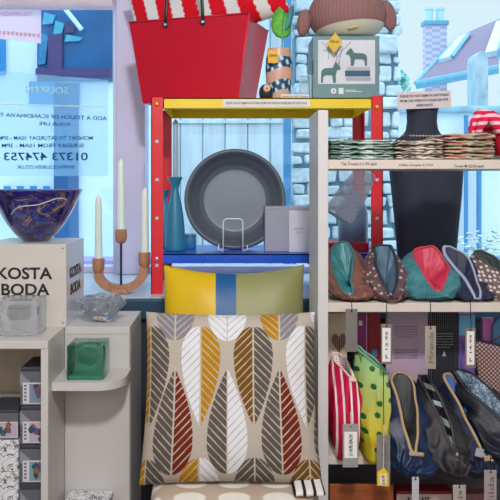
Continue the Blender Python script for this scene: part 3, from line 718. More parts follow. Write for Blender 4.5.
def yellow_shelf_items():
    # gift box with a picture of two carved horses
    Y = 2.425; x0, x1 = XX(313, Y), XX(379.5, Y); w = (x1-x0)/2; h = ZZ(35, Y)-ZY
    r = thing('picture_box', 'grey-green gift box printed with two carved horses, under the plush', 'box', ((x0+x1)/2, Y, ZY), 0)
    gg = M('grey_green_card', (104, 140, 148), .5, .04)
    ob('box_body', B((-w, 0, .0005), (w, .15, h*.985), .0015), gg, r)
    ob('side_slots', box(box(nb(), (-w-.0006, .0, h*.40), (-w+.002, .018, h*.62)), (w-.002, 0, h*.40), (w+.0006, .018, h*.62)), M('slot_dark', (96, 60, 66), .7), r)
    def q(px, py): p = W(px, py, Y); return (p.x-(x0+x1)/2, p.z-ZY)
    a, b = q(318, 84), q(375, 40)
    pic = ob('printed_picture', B((a[0], -.0008, a[1]), (b[0], 0, b[1])), M('pale_photo', (214, 216, 226), .5), r)
    tealh = M('teal_horse_print', (62, 106, 112), .5); dk = M('dark_branch_print', (70, 66, 84), .5)
    def horse(px0, py0, px1, py1, flip):
        pts = [(0, 0), (.10, 0), (.12, .28), (.22, .36), (.58, .36), (.64, .0), (.78, 0), (.78, .40), (.86, .62), (.98, .60), (1.0, .74), (.86, .92), (.78, 1.0), (.70, .90), (.62, .72), (.2, .70), (.06, .62), (0, .5)]
        if flip: pts = [(1-x, y) for x, y in pts]
        return prism(nb(), [(q(px0+(px1-px0)*x, py1+(py0-py1)*y)) for x, y in pts], -.0018, -.0008)
    ob('horse', horse(321, 62, 340, 83, False), tealh, pic); ob('horse', horse(346, 48, 367, 66, True), tealh, pic)
    ps = []
    for (p0, p1, c) in (((347, 67), (370, 70), (190, 180, 190)), ((345, 70.5), (370, 76.5), (44, 92, 118)), ((346, 77), (371, 81), (170, 172, 190))):
        u, v = q(p0[0], p1[1]), q(p1[0], p0[1]); ps.append((B((u[0], -.0016, u[1]), (v[0], -.0008, v[1])), M('book_print_%s' % ('rose', 'navy', 'lilac')[len(ps)], c, .6)))
    ob('books', ps, None, pic)
    bm = nb()
    for pl in (((334, 66), (337, 58), (335, 50), (330, 45)), ((337, 58), (342, 51), (351, 42)), ((339, 66), (340, 57), (343, 46)), ((328, 60), (329, 48), (321, 42)), ((337, 60), (341, 70)), ((331, 52), (323, 50))):
        tube(bm, [(q(*p)[0], -.0012, q(*p)[1]) for p in pl], .0009, 5)
    ob('branches', bm, dk, pic)
    c = q(333.5, 91); wt = M('white_print', (222, 230, 232), .6)
    bm = nb(); lathe(bm, [(.010, 0), (.010, .0008)], 24, mat=tr(c[0], 0, c[1]) @ rx(90)); u, v = q(338.5, 94), q(343.5, 88); box(bm, (u[0], -.0008, u[1]), (v[0], 0, v[1]))
    for k in range(2): u, v = q(345, 91.8-k*1.4), q(362-k*6, 91.2-k*1.4); box(bm, (u[0], -.0006, u[1]), (v[0], 0, v[1]))
    ob('emblem', bm, wt, r)
    bm = nb(); u = c; box(bm, (u[0]-.0014, -.0014, u[1]-.005), (u[0]+.0014, -.0008, u[1]+.005)); box(bm, (u[0]-.004, -.0014, u[1]-.001), (u[0]+.004, -.0008, u[1]+.001)); ob('emblem_mark', bm, gg, r)
    # plush animal, a round whale-like body
    zt = ZY+h; cx = XX(347, 2.5)
    r = thing('plush_toy', 'brown knitted plush with cream belly and two flippers, on the horse box', 'soft toy', (cx, 2.50, zt))
    knit = PAT('brown_knit', (124, 84, 84), (172, 132, 128), 'stripe', (70, 70, 110), .5, .3, .95, dist=2.5, bmp=.8)
    cream = PAT('cream_knit', (198, 196, 178), (222, 220, 204), 'stripe', (80, 80, 80), .5, .3, .95, dist=2, bmp=.5)
    bm = nb(); bmesh.ops.create_uvsphere(bm, u_segments=48, v_segments=32, radius=1)
    def shape(v):
        d = v.co; z = d.z; k = 1.0
        if z < 0: z *= .80
        if z < -.62: z = -.62-(abs(z)-.62)*.35
        return Vector((d.x*.142*(1+.04*d.z), d.y*.112, .078+z*.118))
    for v in bm.verts: v.co = shape(v)
    b2 = bm.copy(); co = (0, 0, .034); no = Vector((-.10, .12, 1)).normalized()
    bmesh.ops.bisect_plane(bm, geom=bm.verts[:]+bm.edges[:]+bm.faces[:], plane_co=co, plane_no=no, clear_inner=True)
    bmesh.ops.bisect_plane(b2, geom=b2.verts[:]+b2.edges[:]+b2.faces[:], plane_co=co, plane_no=no, clear_outer=True)
    ob('body', bm, knit, r, True); ob('belly', b2, cream, r, True)
    ob('flipper', blob(nb(), (-.158, -.01, .058), (.026, .02, .050), ry(8)), knit, r, True)
    ob('flipper', blob(nb(), (.148, -.01, .085), (.028, .02, .056), ry(-14)), knit, r, True)
    bm = nb(); tube(bm, [(-.012+.036*t/8, -.094-.006*math.sin(t/8*PI), .020+.006*t/8) for t in range(9)], .0035, 6); ob('woven_loop', bm, M('yellow_tape', (226, 206, 130), .7), r, True)
    Yt = 2.39; c = W(334.5, 43, Yt)
    r = thing('price_tag', 'yellow diamond price tag hanging over the front of the horse box', 'tag', W(334.5, 53, Yt))
    hx, hz = 8.0*Yt/F, 10.4*Yt/F
    ob('card', xf(prism(nb(), [(0, 0), (hx, hz*1.05), (hx*.1, hz*2), (-hx, hz*.9)], 0, .0012), Matrix.Identity(4)), M('yellow_card', (226, 184, 50), .6, .05), r)
    ob('lettering', xf(text_bm('£36.95', hx*1.1, hz*.26, bold=.02), tr(0, -.0004, hz*1.1) @ ry(8)), M('brown_ink', (110, 70, 20), .6), r)
    top = Vector((XX(343, 2.41), 2.395, zt+.022))-Vector(r.location)
    ob('string', tube(nb(), [(hx*.1, .0, hz*1.95), (hx*.2, .0, hz*2.3), tuple(top)], .0008, 5), M('tag_string', (210, 190, 140), .8), r)
    # painted vase with leaf
    Y = 2.43; cx = XX(279, Y); r = thing('patterned_vase', 'teal and peach patterned vase between the red basket and the horse box', 'vase', (cx, Y, ZY)); h = ZZ(49, Y)-ZY
    def vcol(a, t):
        bands = t+.05*math.sin(a*2+.6)
        if t > .84 and True: return (206, 160, 140)
        if .36 < bands < .58: return (212, 166, 146)
        if bands < .16: return (206, 176, 158)
        s = math.sin(a*9+t*14)*math.cos(a*3-t*22)
        return (196, 220, 232) if s > .42 else ((60, 140, 170) if s > .1 else (24, 62, 98))
    prof = [(.030, 0), (.036, h*.05), (.044, h*.3), (.048, h*.55), (.047, h*.75), (.042, h*.92), (.040, h)]
    bm = nb(); lay = bm.verts.layers.float_color.new('print'); n = 120; m = 90; rings = []
    for i in range(m+1):
        t = i/m; z = t*h
        for k in range(len(prof)-1):
            if prof[k][1] <= z <= prof[k+1][1]+1e-9: f = (z-prof[k][1])/(prof[k+1][1]-prof[k][1]); rr = prof[k][0]*(1-f)+prof[k+1][0]*f; break
        ring = []
        for j in range(n):
            a = 2*PI*j/n; v = bm.verts.new((rr*math.cos(a), rr*.7*math.sin(a), z)); v[lay] = lin(vcol(a, t)); ring.append(v)
        rings.append(ring)
    for i in range(m):
        for j in range(n): bm.faces.new((rings[i][j], rings[i][(j+1) % n], rings[i+1][(j+1) % n], rings[i+1][j]))
    bm.faces.new(rings[0][::-1]); bm.faces.new(rings[-1])
    ob('vase_body', bm, VC('glazed_print', .35, .02, 80, .5), r, True)
    ob('neck_hole', lathe(nb(), [(.034, h-.002), (.034, h+.0006)], 32, sy=.7), M('vase_inside', (40, 40, 46), .7), r)
    t = thing('yellow_tag', 'square yellow tag on the front of the patterned vase', 'tag', W(273, 63, Y-.043))
    ob('card', B((-.018, 0, 0), (.018, .0012, .046), .0008, 1), M('yellow_card2', (234, 178, 50), .6, .08), t)
    ob('lettering', xf(text_bm('£24.95', .026, .009, bold=.02), tr(0, -.0003, .026)), MATS['brown_ink'], t)
    ob('string', tube(nb(), [(.0, .0, .045), (.006, .006, .050), (.004, .03, .0535)], .0007, 5), MATS['tag_string'], t)
    t = thing('artificial_leaf', 'green artificial leaf on a stem standing in the patterned vase', 'leaf', (XX(282, Y), Y, ZY+h+.001))
    sm = M('brown_stem', (92, 84, 50), .7)
    zl = ZZ(37, Y)-ZY-h; zh = ZZ(3, Y)-ZY-h
    ob('stem', tube(nb(), [(0, 0, 0), (.001, 0, zl), (.001, -.002, zl+.04), (.012, 0, zh)], [.0016, .0016, .0014, .0008], 6), sm, t, True)
    def leafm(cxl, z0, z1, hw, lean, side):
        bm = nb(); cols = []
        for i in range(15):
            s = i/14; wv = hw*math.sin(PI*min(1, s**.78))**.6 if 0 < s < 1 else 0
            row = [Vector((cxl+lean*s+wv*u, -.006+.012*abs(u)**1.5+.01*math.sin(s*PI), z0+(z1-z0)*s)) for u in (-1, -.6, -.25, 0, .25, .6, 1)]
            cols.append(row)
        vr = [[bm.verts.new(p) for p in row] for row in cols]
        for i in range(14):
            for j in range(6): bm.faces.new((vr[i][j], vr[i][j+1], vr[i+1][j+1], vr[i+1][j]))
        bmesh.ops.remove_doubles(bm, verts=bm.verts, dist=1e-5); bmesh.ops.solidify(bm, geom=bm.faces[:], thickness=.0012); return bm
    ob('leaf_blade', leafm(.002, zl-.006, ZZ(7, Y)-ZY-h, .036, -.010, 0), PAT('leaf_green', (84, 170, 60), (120, 196, 84), 'noise', (30, 30, 30), .5, .2, .6, bmp=.1), t, True)
    ob('leaf_blade', leafm(.012, zl+.02, ZZ(4, Y)-ZY-h, .014, .028, 1), M('teal_leaf', (70, 150, 150), .6), t, True)
    # little dark bird-like ornament with a wooden disc
    Y = 2.385; r = thing('round_ornament', 'small dark rounded ornament with pale wooden disc, left foot of the patterned vase', 'ornament', (XX(266, Y), Y, ZY)); rad = .0235
    ob('ornament_body', lathe(nb(), [(.016, 0), (.022, .006), (.0245, .02), (.022, .036), (.014, .047), (.002, .051)], 28), M('dark_glaze', (38, 36, 50), .4), r, True)
    ob('wooden_disc', lathe(nb(), [(.0125, 0), (.0125, .004), (.010, .006), (.001, .006)], 24, mat=tr(.002, -.020, .034) @ rx(90)), M('pale_wood', (222, 184, 140), .5), r, True, 40)
    ob('disc_mark', prism(nb(), [(-.002, .032), (.005, .031), (.003, .037)], -.0268, -.0258), black_ink, r)
    # small clear stand in front of the stone wall
    Y = 2.47; x0, x1 = XX(300, Y), XX(311.5, Y); r = thing('clear_frame', 'small clear acrylic frame between patterned vase and horse box', 'frame', ((x0+x1)/2, Y, ZY)); w = (x1-x0)/2; h = ZZ(75, Y)-ZY
    ob('frame', box(box(box(nb(), (-w, 0, 0), (-w+.004, .012, h)), (w-.004, 0, 0), (w, .012, h)), (-w+.004, 0, h-.004), (w-.004, .012, h)), M('ice_blue_acrylic', (170, 206, 224), .15), r)
    ob('insert', B((-w+.004, .004, 0), (w-.004, .006, h-.004)), SHEER('clear_sheet', (200, 225, 238), .7), r)
yellow_shelf_items()

def blue_shelf_items():
    z = ZBL+.0008
    # big grey bowl on edge
    Y = 2.53; R = 51*Y/F; cx = XX(235, Y); tilt = 7
    r = thing('serving_bowl', 'large grey metal bowl standing on edge on the blue shelf', 'bowl', (cx, Y, z))
    m, N, Lk, b = base_mat('brushed_grey_metal', .42, .2, .5); b.inputs['Base Color'].default_value = lin((96, 105, 118))
    pr = [(.001, .085), (.116, .085), (.134, .078), (.16, .046), (.180, .012), (R, -.012)]; pr = [(.001, .066), (.104, .066), (.122, .063), (.137, .054), (.150, .040), (.161, .023), (.170, .008), (.178, .001), (R-.0015, .006), (R, .014)]
    back = [(R-.004, .020), (.176, .012), (.160, .026), (.138, .052), (.118, .070), (.001, .074)]
    mt = tr(0, 0, R*math.cos(math.radians(tilt))+.0005) @ rx(-90-tilt) @ Matrix.Scale(-1, 4, (0, 0, 1))
    def fine(p, k=5):
        out = []
        for i in range(len(p)-1):
            for j in range(k):
                t = j/k; P0 = p[max(0, i-1)]; P1 = p[i]; P2 = p[i+1]; P3 = p[min(len(p)-1, i+2)]
                out.append(tuple(.5*((2*P1[d])+(-P0[d]+P2[d])*t+(2*P0[d]-5*P1[d]+4*P2[d]-P3[d])*t*t+(-P0[d]+3*P1[d]-3*P2[d]+P3[d])*t**3) for d in (0, 1)))
        return out+[p[-1]]
    bm = nb(); lathe(bm, fine(pr)+fine(back), 96, mat=tr(0, 0, R*math.cos(math.radians(tilt))) @ rx(90-tilt) @ Matrix.Diagonal((1, 1, -1, 1)))
    ob('bowl_body', bm, m, r, True)
    # white wire easel in front
    wire = M('white_wire', (232, 232, 238), .35); Yw = 2.415
    r = thing('wire_stand', 'white bent-wire plate stand in front of the grey bowl', 'stand', (XX(233, Yw), Yw, z)); w = 9.8*Yw/F; h = (253-219.5)*Yw/F
    pts = [(-w, 0, .003), (-w, 0, h-.012), (-w+.004, 0, h-.004), (-w+.012, 0, h), (w-.012, 0, h), (w-.004, 0, h-.004), (w, 0, h-.012), (w, 0, .003)]
    ob('front_loop', tube(nb(), pts, .0023, 8), wire, r, True)
    bm = nb()
    for s in (-1, 1): tube(bm, [(s*w, 0, .003), (s*w*1.2, .03, .003), (s*w*1.5, .05, .003), (s*w*1.5, .055, .02)], .0023, 8)
    ob('feet', bm, wire, r, True)
    # teal vases
    teal = M('matt_teal_glaze', (44, 126, 160), .45, .04)
    def vase(px, Y, ytop, label, k=1.0):
        h = ZZ(ytop, Y)-z; u = Y/F*k
        r = thing('flared_vase', label, 'vase', (XX(px, Y), Y, z), 0, 'teal flared vases on the blue shelf')
        pr = [(8.6*u, 0), (9.6*u, .004), (10.2*u, h*.10), (9.4*u, h*.35), (7*u, h*.60), (4.4*u, h*.76), (3.6*u, h*.83), (4.6*u, h*.90), (7.4*u, h*.985), (7.6*u, h)]
        ob('vase_body', lathe(nb(), fine(pr, 4)+[(6.8*u, h), (3*u, h*.86)], 40), teal, r, True); return r, h
    r, h = vase(175, 2.47, 177, 'teal flared candlestick vase holding the grey candle')
    vase(164.5, 2.60, 190, 'second teal flared vase, half hidden behind the red upright', .8)
    Y = 2.47; t = thing('taper_candle', 'tall grey taper candle in the teal flared vase', 'candle', (XX(175.6, Y), Y, z+h*.885))
    hh = ZZ(118.5, Y)-z-h*.885; gw = M('grey_wax', (160, 178, 192), .4)
    ob('wax_body', lathe(nb(), [(.0095, 0), (.0098, .03), (.0092, hh*.93), (.008, hh*.955), (.003, hh*.985), (.001, hh*.99)], 20), gw, t, True, 50); ob('wick', tube(nb(), [(0, 0, hh*.98), (0, 0, hh)], .0008, 6), paper, t)
    Y = 2.56; t = thing('small_jar', 'small blue lidded jar beside the teal vase on the blue shelf', 'jar', (XX(190, Y), Y, z)); u = Y/F
    ob('jar_body', lathe(nb(), [(5.6*u, 0), (6.4*u, .004), (6.4*u, .040), (6*u, .044), (.001, .044)], 28), M('blue_jar_glaze', (50, 120, 170), .4), t, True, 40); ob('lid', lathe(nb(), [(5*u, .044), (6.6*u, .046), (6.2*u, .054), (.001, .056)], 28), M('grey_blue_lid', (70, 110, 150), .4), t, True, 40)
    # grey box and white card
    Y = 2.44; x0, x1 = XX(265, Y), XX(309, Y); h = ZZ(206.5, Y)-z; t = thing('gift_box', 'plain grey box standing on the blue shelf beside the big bowl', 'box', ((x0+x1)/2, Y, z)); w = (x1-x0)/2
    gb = M('silver_grey_card', (158, 160, 176), .45, .03); ob('box_body', B((-w, 0, 0), (w, .10, h-.012), .0015), gb, t); ob('box_lid', B((-w-.0006, -.0006, h-.012), (w+.0006, .1006, h), .0015), gb, t)
    t = thing('folded_card', 'white card with fine print leaning before the plain grey box', 'card', (XX(299.5, 2.42), 2.425, z)); w = 10.5*2.42/F; h = (252.5-211)*2.42/F
    ob('card', B((-w, 0, 0), (w, .003, h), .0006, 1), M('lilac_white_card', (204, 202, 216), .5), t)
    ob('lettering', xf(text_bm('OPTIMA', w*.9, .005), tr(-.001, -.0004, h*.56)), grey_ink, t); ob('small_print', xf(text_bm('STAINLESS STEEL', w*.7, .002), tr(-.001, -.0004, h*.48)), grey_ink, t)
    # tall blue-grey vase behind the white post, on a red box
    Y = 2.50; x0, x1 = XX(329, 2.44), XX(369, 2.44); zt = ZZ(243, 2.44)
    o = ob('red_tray', [(B((x0, 2.44, z), (x1, 2.60, zt), .002), M('deep_red_card', (190, 16, 36), .4))], None); tag(o, 'flat red box on the blue shelf under the blue-grey vase', 'box')
    t = thing('bottle_vase', 'tall blue-grey vase standing on the flat red box behind the pouches', 'vase', (XX(353, 2.52), 2.52, zt)); u = 2.52/F; h = ZZ(190, 2.52)-zt
    pr = [(13*u, 0), (14.5*u, .004), (14.8*u, h*.3), (14*u, h*.6), (10*u, h*.80), (6*u, h*.92), (5.5*u, h)]
    ob('vase_body', lathe(nb(), fine(pr, 4)+[(4.5*u, h), (4*u, h*.9)], 40), PAT('blue_grey_glaze', (84, 110, 142), (120, 142, 170), 'noise', (9, 9, 3), .5, .3, .3, bmp=0), t, True)
    # patterned carafe hanging tilted from the white shelf
    t = thing('mesh_lantern', 'tilted translucent dotted lantern hanging under the tea towel shelf', 'lantern', (XX(352, 2.08), 2.09, ZZ(196, 2.08))); u = 2.08/F
    rot = ry(33); L = 30*u
    ob('shade', lathe(nb(), fine([(15*u, -L*.85), (15.5*u, -L*.6), (14.5*u, 0), (12.5*u, L*.6), (9*u, L)], 4)+fine([(8.4*u, L), (11.8*u, L*.6), (13.8*u, 0), (14.6*u, -L*.6), (14.2*u, -L*.85)], 3), 36, cap0=False, cap1=False, mat=rot), SHEER('dotted_mesh', (222, 226, 238), .68, kind='d', scale=(75, 75, 75), rnd=0, th=.28), t, True)
    ob('rim', xf(tube(nb(), [(15*u*math.cos(a*PI/20), 15*u*math.sin(a*PI/20), -L*.85) for a in range(40)], .0022, 6, True), rot), M('grey_rim', (150, 160, 184), .4), t, True)
    e = rot @ Vector((0, 0, L)); ob('hanging_cord', tube(nb(), [tuple(e+Vector((-9*u, 0, 0))), (e.x, 0, e.z+.04), tuple(e+Vector((5*u, 0, -.01)))], .0012, 5), M('grey_cord', (120, 124, 140), .8), t)
blue_shelf_items()

# ================================================================== RIGHT WHITE SHELVES
YF, YK = 1.80, 2.045
ZT, ZM, ZL = ZZ(159.6, YF), ZZ(303, YF), ZZ(457, YF)
def white_shelf():
    x0, x1, xr = XX(318, YF), XX(328.3, YF), .93
    r = thing('white_shelves', 'narrow white shelving with price lettering on its top shelf edge', 'shelving unit', ((x0+xr)/2, 1.9, 0)); o = Vector(r.location)
    def lo(b): return xf(b, tr(-o.x, -o.y, 0))
    zt = ZZ(110, YF)
    ob('side_panel', lo(B((x0, YF, 0), (x1, 2.0, zt), .0015)), white_side, r)
    ob('side_panel', lo(B((xr, YF, 0), (xr+.027, 2.0, zt), .0015)), white_side, r)
    wl = M('shelf_edge_white', (212, 200, 190), .5, .03)
    for z, th in ((ZT, .0245), (ZM, .0240), (ZL, .0200), (.345, .02)):
        ob('shelf', lo(B((x1, YF+.001, z-th), (xr, YK, z), .001)), wl, r)
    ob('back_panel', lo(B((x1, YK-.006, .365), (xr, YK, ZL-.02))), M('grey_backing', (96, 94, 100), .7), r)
    for k in range(5):
        for yy in (1.835, 1.965): ob('peg_hole', lo(lathe(nb(), [(.0028, 0), (.0028, .0005)], 8, mat=tr(x0, yy, 1.43-k*.13) @ ry(-90))), M('hole_dark', (120, 118, 122), .8), r)
    for s, px0, px1, py in (('Tea Towels £11.95 each', 341, 377, 163.8), ('Oeko Drapes £ 9.50', 399, 433, 165.2), ('Towel M 22.50 each', 454, 484, 166.0)):
        bm = text_bm(s, (px1-px0)*YF/F, .0075, bold=.008); p = W((px0+px1)/2, py, YF); ob('lettering', lo(xf(bm, tr(p.x, YF+.0008, p.z))), grey_ink, r)
white_shelf()

def cloth_slab(w, d, h, seed, amp=.004):
    """one folded cloth: soft rounded slab with a visible fold line"""
    bm = nb(); rings = []; nx = 40; n = 28
    for i in range(nx+1):
        u = -1+2*i/nx; e = (1-abs(u)**8)**.4 if abs(u) < 1 else .12
        ring = []
        for j in range(n):
            a = 2*PI*j/n; c, s = math.cos(a), math.sin(a)
            y = d/2*math.copysign(abs(c)**.35, c)*(.96+.04*e); zz = h/2*math.copysign(abs(s)**.55, s)*max(.15, e)
            p = Vector((u*w/2, y, zz))
            wv = noise.noise(Vector((u*3+seed*5, y*8, seed)))*amp + noise.noise(Vector((u*9+seed*3, y*10, seed+4)))*amp*.4
            p.z += wv; p.y += noise.noise(Vector((u*6, seed*9, zz*90)))*amp*1.2; ring.append(p)
        rings.append(ring)
    loft(bm, rings); xf(bm, tr(0, 0, h/2))
    for v in bm.verts: v.co.z = max(.0004, v.co.z)
    return bm
def linens():
    g1 = PAT('green_grey_weave', (84, 116, 110), (204, 216, 210), 'noise', (26, 26, 170), .5, .06, .9, dist=.8, bmp=.6)
    g2 = PAT('beige_weave', (126, 110, 100), (222, 206, 192), 'noise', (34, 34, 170), .47, .06, .9, dist=.8, bmp=.6)
    g3 = PAT('beige_red_weave', (176, 30, 52), (196, 186, 160), 'noise', (10, 10, 120), .45, .06, .9, dist=.6, bmp=.6, c3=(92, 92, 70))
    def stack(px0, px1, n, htot, mat, names, group, name, cat, sd, slope=0, Yc=1.915):
        w = (px1-px0)*1.83/F; cx = (XX(px0, 1.83)+XX(px1, 1.83))/2; h = htot/n; z = ZT
        for k in range(n):
            r = thing(name, names[k], cat, (cx+random.uniform(-.002, .002), Yc+random.uniform(-.003, .003), z+.0008), 0, group)
            b = cloth_slab(w*random.uniform(.97, 1.0), .20, h*.62, sd+k); b2 = cloth_slab(w*random.uniform(.97, 1.0), .195, h*.55, sd+k+.5); xf(b2, tr(0, .002, h*.46))
            if slope: 
                for bb in (b, b2):
                    for v in bb.verts: v.co.z *= 1+slope*(v.co.x/w); v.co.z += slope*k*h*(v.co.x/w)
            ob('lower_fold', b, mat, r, True); ob('upper_fold', b2, mat, r, True); z += h
    random.seed(2)
    pos = ['bottom', 'second lowest', 'second from top', 'topmost']
    stack(329, 393.5, 4, .0535, g1, [p+' folded green-grey tea towel in the stack against the white post' for p in pos], 'green-grey tea towels on the top shelf', 'folded_tea_towel', 'tea towel', 1)
    stack(394, 443, 4, .052, g2, [p+' folded beige cloth in the stack below the bust' for p in pos], 'beige cloths on the top shelf', 'folded_cloth', 'cloth', 11, .10)
    stack(443.5, 494, 4, .070, g3, [p+' beige cloth with red edging in the stack left of the striped towel' for p in pos], 'red-edged cloths on the top shelf', 'folded_cloth', 'cloth', 21)
    # red and white striped towel draped at the right
    r = thing('fringed_towel', 'red and white striped towel with knotted fringe, heaped at the top shelf right end', 'towel', (XX(483.5, 1.9), 1.9, ZT))
    rs = PAT('red_white_stripe_towel', (220, 24, 74), (246, 196, 208), 'stripe', (0, 10, 42), .62, .08, .9, dist=1.2, bmp=.5, rot=(0, .35, 0))
    def fold(pts, rad, fl): 
        b = nb(); tube(b, pts, rad, 18, flat=fl); crumple(b, .004, 30, rad[0]*99); return b
    u = 1.9/F
    ob('fold', fold([(-17*u, -.03, 20*u*1), (-13*u, -.02, 36*u), (-6*u, 0, 45*u), (2*u, 0, 40*u), (14*u, 0, 34*u), (30*u, 0, 32*u)], [.007, .011, .014, .018, .020, .020], 1.9), rs, r, True)
    ob('fold', fold([(-14*u, -.06, 27*u), (-6*u, -.05, 40*u), (1*u, -.05, 43*u), (8*u, -.05, 33*u), (24*u, -.05, 28*u), (34*u, -.05, 26*u)], [.007, .011, .015, .018, .018, .018], 1.6), rs, r, True)
    ob('fold', fold([(7*u, -.06, .012), (7.5*u, -.062, .05), (16*u, -.06, .062), (34*u, -.05, .06)], [.010, .016, .022, .022], 2.2), PAT('dark_red_towel', (176, 10, 48), (232, 60, 96), 'stripe', (0, 10, 60), .5, .2, .9, dist=1, bmp=.5), r, True)
    fr = M('pink_fringe', (214, 20, 84), .9)
    for k in range(9):
        a = k/8; x = (-18+a*3)*u; b = nb(); tube(b, [(x, -.05+.012*k*.5, 40*u-a*10*u), (x-.004, -.054+.006*k, 28*u-a*7*u), (x-.002+.003*math.sin(k*2), -.055+.006*k, 17*u-a*2*u)], [.0022, .003, .0016], 6); ob('fringe_tassel', b, fr, r, True)
    for k in range(4):
        b = nb(); x = (6+k*2.4)*u; tube(b, [(x, -.103, .012), (x+.001, -.107, -.006), (x-.001, -.106, -.022+.004*(k % 2))], [.002, .003, .0015], 6); ob('fringe_tassel', b, fr, r, True)
    t = thing('linen_roll', 'plain white folded cloth right behind the striped towel', 'cloth', (XX(493, 1.99), 1.99, ZT)); b = cloth_slab(.12, .07, .118, 41, .003); ob('folded_cloth', b, M('off_white_linen', (226, 220, 220), .9, .04, bmp=.3), t, True)
linens()

def bust():
    Y = 2.42; cx = XX(425, Y); z0 = .925
    r = thing('jewellery_bust', 'dark charcoal jewellery bust with slim neck standing on the sill', 'display bust', (cx, Y, z0)); u = Y/F
    def hz(py): return ZZ(py, Y)-z0
    rings = []; n = 48
    # (y, half width, half depth, x shift)
    for py, hw, hd, sx in ((296, 25, 20, 2), (280, 26, 21, 2), (255, 28.5, 22, 1.5), (225, 31, 23, 1.5), (195, 34, 24, 1.5), (172, 36, 24, 1), (158, 36.5, 23, 0), (150, 35.5, 21, -.5), (144, 32, 18, -1.5), (140, 27, 16, -2.5), (137, 22, 15, -3), (134, 18, 14.5, -3.2), (130, 15.5, 14, -3.2), (122, 14.3, 13.5, -3.2), (114, 14.6, 13.5, -3), (106, 16, 14, -2.8), (102, 16.6, 14.5, -2.5), (100.5, 15.5, 13.5, -2.5)):
        rings.append([Vector((sx*u+hw*u*math.copysign(abs(math.cos(a))**.8, math.cos(a)), hd*u*math.copysign(abs(math.sin(a))**.85, math.sin(a)), hz(py))) for a in [2*PI*j/n for j in range(n)]])
    bm = nb(); loft(bm, rings); ob('bust_form', bm, M('charcoal_velvet', (44, 48, 66), .75, .15, 20, bmp=.3, bscale=200), r, True, 50)
    t = thing('bead_necklace', 'gold chain necklace with pale beads round the neck of the dark bust', 'necklace', (cx-3.2*u, Y, z0+hz(136)))
    pts = []
    for k in range(40): a = 2*PI*k/40; pts.append((20.0*u*math.cos(a), 17.6*u*math.sin(a), -.004+.014*(math.sin(a)*.5+.5)))
    ob('chain', tube(nb(), pts, .0016, 6, True), M('gold_chain', (190, 160, 90), .3, metal=.8), t, True)
    for k in range(25, 36):
        p = pts[k]; ob('bead', blob(nb(), p, (.0034,)*3, sub=2), M('pale_bead', (206, 196, 180), .3), t, True)
    # notice propped on the neck
    Yn = Y-.06; r = thing('notice_card', 'white notice card propped against the neck of the dark bust', 'sign', W(424.5, 108.5, Yn)); w = 27*Yn/F; h = 17*Yn/F
    m4 = ry(-2.2)
    ob('card', xf(B((-w, 0, 0), (w, .002, h), .0006, 1), m4), M('pinkish_white_card', (222, 208, 212), .6, .02), r)
    for s, k, ww in (('PLEASE DO NOT REMOVE ANYTHING', .76, 1.80), ('FROM THE WINDOW PLEASE ASK FOR', .48, 1.80), ('ASSISTANCE', .20, .62)):
        ob('lettering', xf(text_bm(s, w*ww, h*.155, bold=.02), m4 @ tr(0, -.0006, h*k)), grey_ink, r)
bust()

